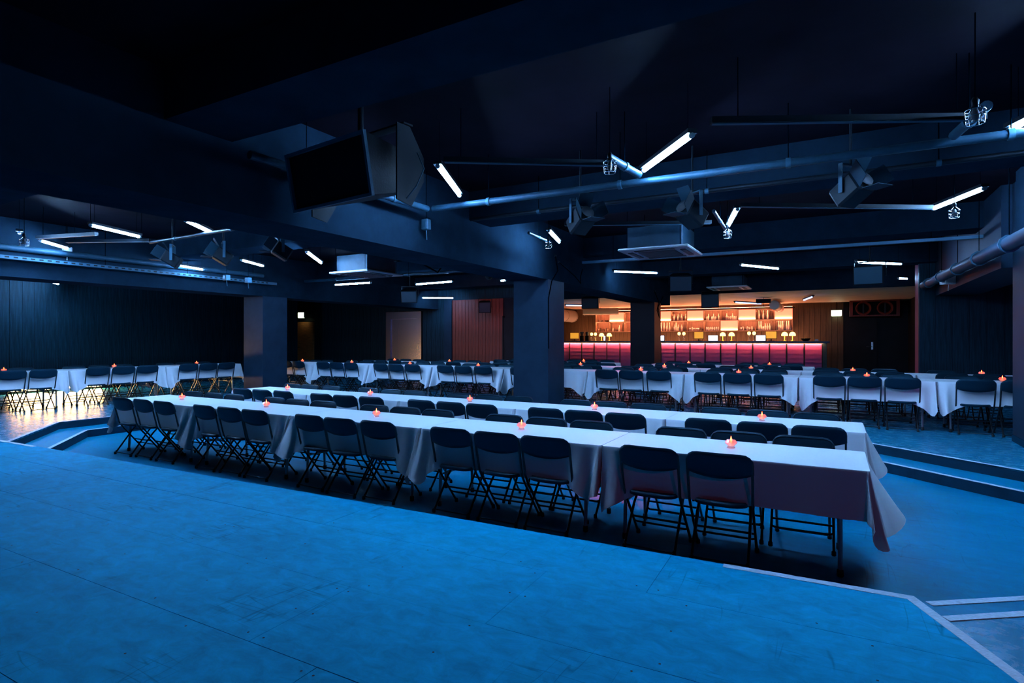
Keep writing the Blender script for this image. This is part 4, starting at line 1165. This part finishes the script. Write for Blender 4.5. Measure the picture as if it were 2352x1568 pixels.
# cable tray and boxes on the left beam
t = thing('cable_tray', 'perforated steel cable tray along the far left beam', 'cable tray', (-12.16, 6.5, 2.72))
MB().box(-0.10, 0.10, -4.5, 3.0, 0, 0.006).build('tray_base', M['greymetal'], t)
for s in (-0.10, 0.094): MB().box(s, s + .006, -4.5, 3.0, 0.006, 0.06).build('tray_side', M['greymetal'], t)
mb = MB()
for k in range(60): mb.box(0.101, 0.103, -4.4 + k * 0.12, -4.34 + k * 0.12, 0.02, 0.045)
tag(mb.build('tray_slots', M['blackmetal'], t), None, None, None, 'stuff')
for k in range(5): MB().tube([(0, -4 + k * 1.6, 0.0), (0, -4 + k * 1.6, 0.72)], 0.006, 4).build('hanger_rod', M['wire'], t)
pipe((-12.2, 1.5, 2.93), (-12.2, 9.2, 2.93), 0.055, 'pale pipe above the cable tray on the far left beam', clamps=0)
def box_thing(name, cat, lab, x, y, z, w, d, h, m='white', rz=0.0, group=None):
    t = thing(name, lab, cat, (x, y, z), rz, group)
    MB().cbox(-w / 2, w / 2, -d / 2, d / 2, -h / 2, h / 2, 0.008).build('case', M[m], t)
    MB().cbox(-w / 2 + .02, w / 2 - .02, -d / 2 - .006, -d / 2, -h / 2 + .02, h / 2 - .02, 0.003).build('cover', M[m], t)
    MB().tube([(0, 0, -h / 2), (0, 0.01, -h / 2 - 0.12)], 0.008, 5).build('cable', M[m], t)
    if name != 'wall_speaker': MB().tube([(0, 0, h / 2), (0, 0, (CZ if y < 18.2 else 2.78) - z)], 0.006, 4).build('hanger_rod', M['wire'], t)
    return t
box_thing('junction_box', 'box', 'white junction box lit by a tube at far left', -12.22, 5.1, 3.0, 0.14, 0.07, 0.12, rz=PI / 2)
box_thing('junction_box', 'box', 'small grey junction box where the long pipe starts', -4.36, 5.6, 2.78, 0.10, 0.08, 0.13, 'greymetal')
box_thing('camera_box', 'box', 'small pale box under the left beam, left of two', -11.4, 7.7, 2.70, 0.12, 0.10, 0.12, 'greymetal', group='pair of small boxes')
box_thing('camera_box', 'box', 'small pale box under the left beam, right of two', -11.3, 8.15, 2.68, 0.12, 0.10, 0.12, 'greymetal', group='pair of small boxes')
box_thing('wall_speaker', 'loudspeaker', 'small white box speaker on the purple beam at right', 1.90, 13.2, 2.52, 0.24, 0.16, 0.26, 'white', rz=0.5)

# right hand duct pipe with clamps
pipe((1.78, 6.2, 2.43), (1.78, 15.4, 2.56), 0.085, 'thick clamped pipe along the purple beam at right', clamps=6, m='column')
# ducts by the bar ceiling
def duct(a, b, r, lab):
    a, b = Vector(a), Vector(b); c = (a + b) / 2
    t = thing('round_duct', lab, 'duct', tuple(c), 0, 'pale round ducts by the bar')
    MB().tube([a - c, b - c], r, 16).build('duct', M['duct'], t)
    for k in (0.05, 0.5, 0.95):
        p = a.lerp(b, k) - c; d = (b - a).normalized() * 0.02
        MB().tube([p - d, p + d], r * 1.06, 16).build('collar', M['duct'], t)
duct((-10.6, 22.6, 2.46), (-10.6, 24.7, 2.46), 0.28, 'wide round duct end left of the bar shelf')
duct((-9.4, 23.0, 2.58), (-8.0, 23.6, 2.58), 0.15, 'short pale duct above the bar shelf at left')
duct((-1.75, 21.8, 2.58), (-1.75, 24.2, 2.58), 0.16, 'round duct above the right end of the bar shelf')
box_thing('projector', 'projector', 'dark projector under the pale bar ceiling', -2.0, 20.9, 2.66, 0.45, 0.3, 0.14, 'blackmetal')

# warm glowing box low on the left wall
t = thing('floor_light', 'warm glowing floor light low on the left wall behind the tables', 'floor light', (-17.90, 7.2, 0.0))
MB().box(-0.06, -0.02, -1.5, 1.5, 0.0, 0.50).build('housing', M['blackmetal'], t)
MB().box(-0.06, 0.22, -1.5, 1.5, 0.48, 0.50).build('added_hood', M['blackmetal'], t)  # lid added to block the upward light of the panel
MB().box(-0.02, 0.0, -0.95, 1.1, 0.06, 0.44).build('lit_panel', M['warmglow'], t)
for s in (-1.5, 1.5): MB().box(-0.06, 0.02, s - 0.02, s + 0.02, 0.0, 0.50).build('end_cheek', M['blackmetal'], t)

bpy.context.view_layer.update()

# coloured washes: unseen fixtures added to supply red and violet light
def added_wash_light(loc, aim, col, power, size, lab):
    loc = Vector(loc); d = (Vector(aim) - loc).normalized()
    t = thing('added_wash_light', lab, 'stage light', loc, 0, 'added coloured wash lights')
    q = d.to_track_quat('-Z', 'Y')
    R = q.to_matrix().to_4x4()
    MB().lathe([(0.0, 0.26), (0.09, 0.25), (0.10, 0.02), (0.10, -0.02), (0.085, -0.02), (0.085, 0.02), (0.0, 0.06)], 14).xf(R).build('housing', M['blackmetal'], t)
    MB().tube([(0, 0, 0.1), (0, 0, CZ - loc.z)], 0.012, 6).build('drop_pole', M['blackmetal'], t)
    ld = bpy.data.lights.new('gel_lamp', 'SPOT')
    ld.color = col; ld.energy = power; ld.spot_size = math.radians(size); ld.spot_blend = 0.6; ld.shadow_soft_size = 0.07
    lo = bpy.data.objects.new('lamp', ld); COL.objects.link(lo)
    lo.parent = t; lo.rotation_mode = 'QUATERNION'; lo.rotation_quaternion = q; lo.location = d * 0.03
added_wash_light((-8.2, 13.3, 3.1), (-10.7, 16.5, 1.3), (1.0, 0.06, 0.03), 60, 70, 'added red gelled wash light pointing at the red plank wall')
added_wash_light((3.6, -2.0, 3.0), (0.5, 6.0, 0.6), (1.0, 0.10, 0.25), 30, 80, 'added red gelled wash light hung behind the viewer')
added_wash_light((5.6, 4.2, 3.0), (2.6, 9.4, 1.9), (0.75, 0.10, 0.9), 110, 42, 'added violet gelled wash light out at the right pointing at the pillar')
added_wash_light((-6.1, 17.2, 2.85), (-1.5, 13.5, 3.4), (1.0, 0.06, 0.16), 320, 95, 'added red gelled wash light washing the ceiling before the bar')
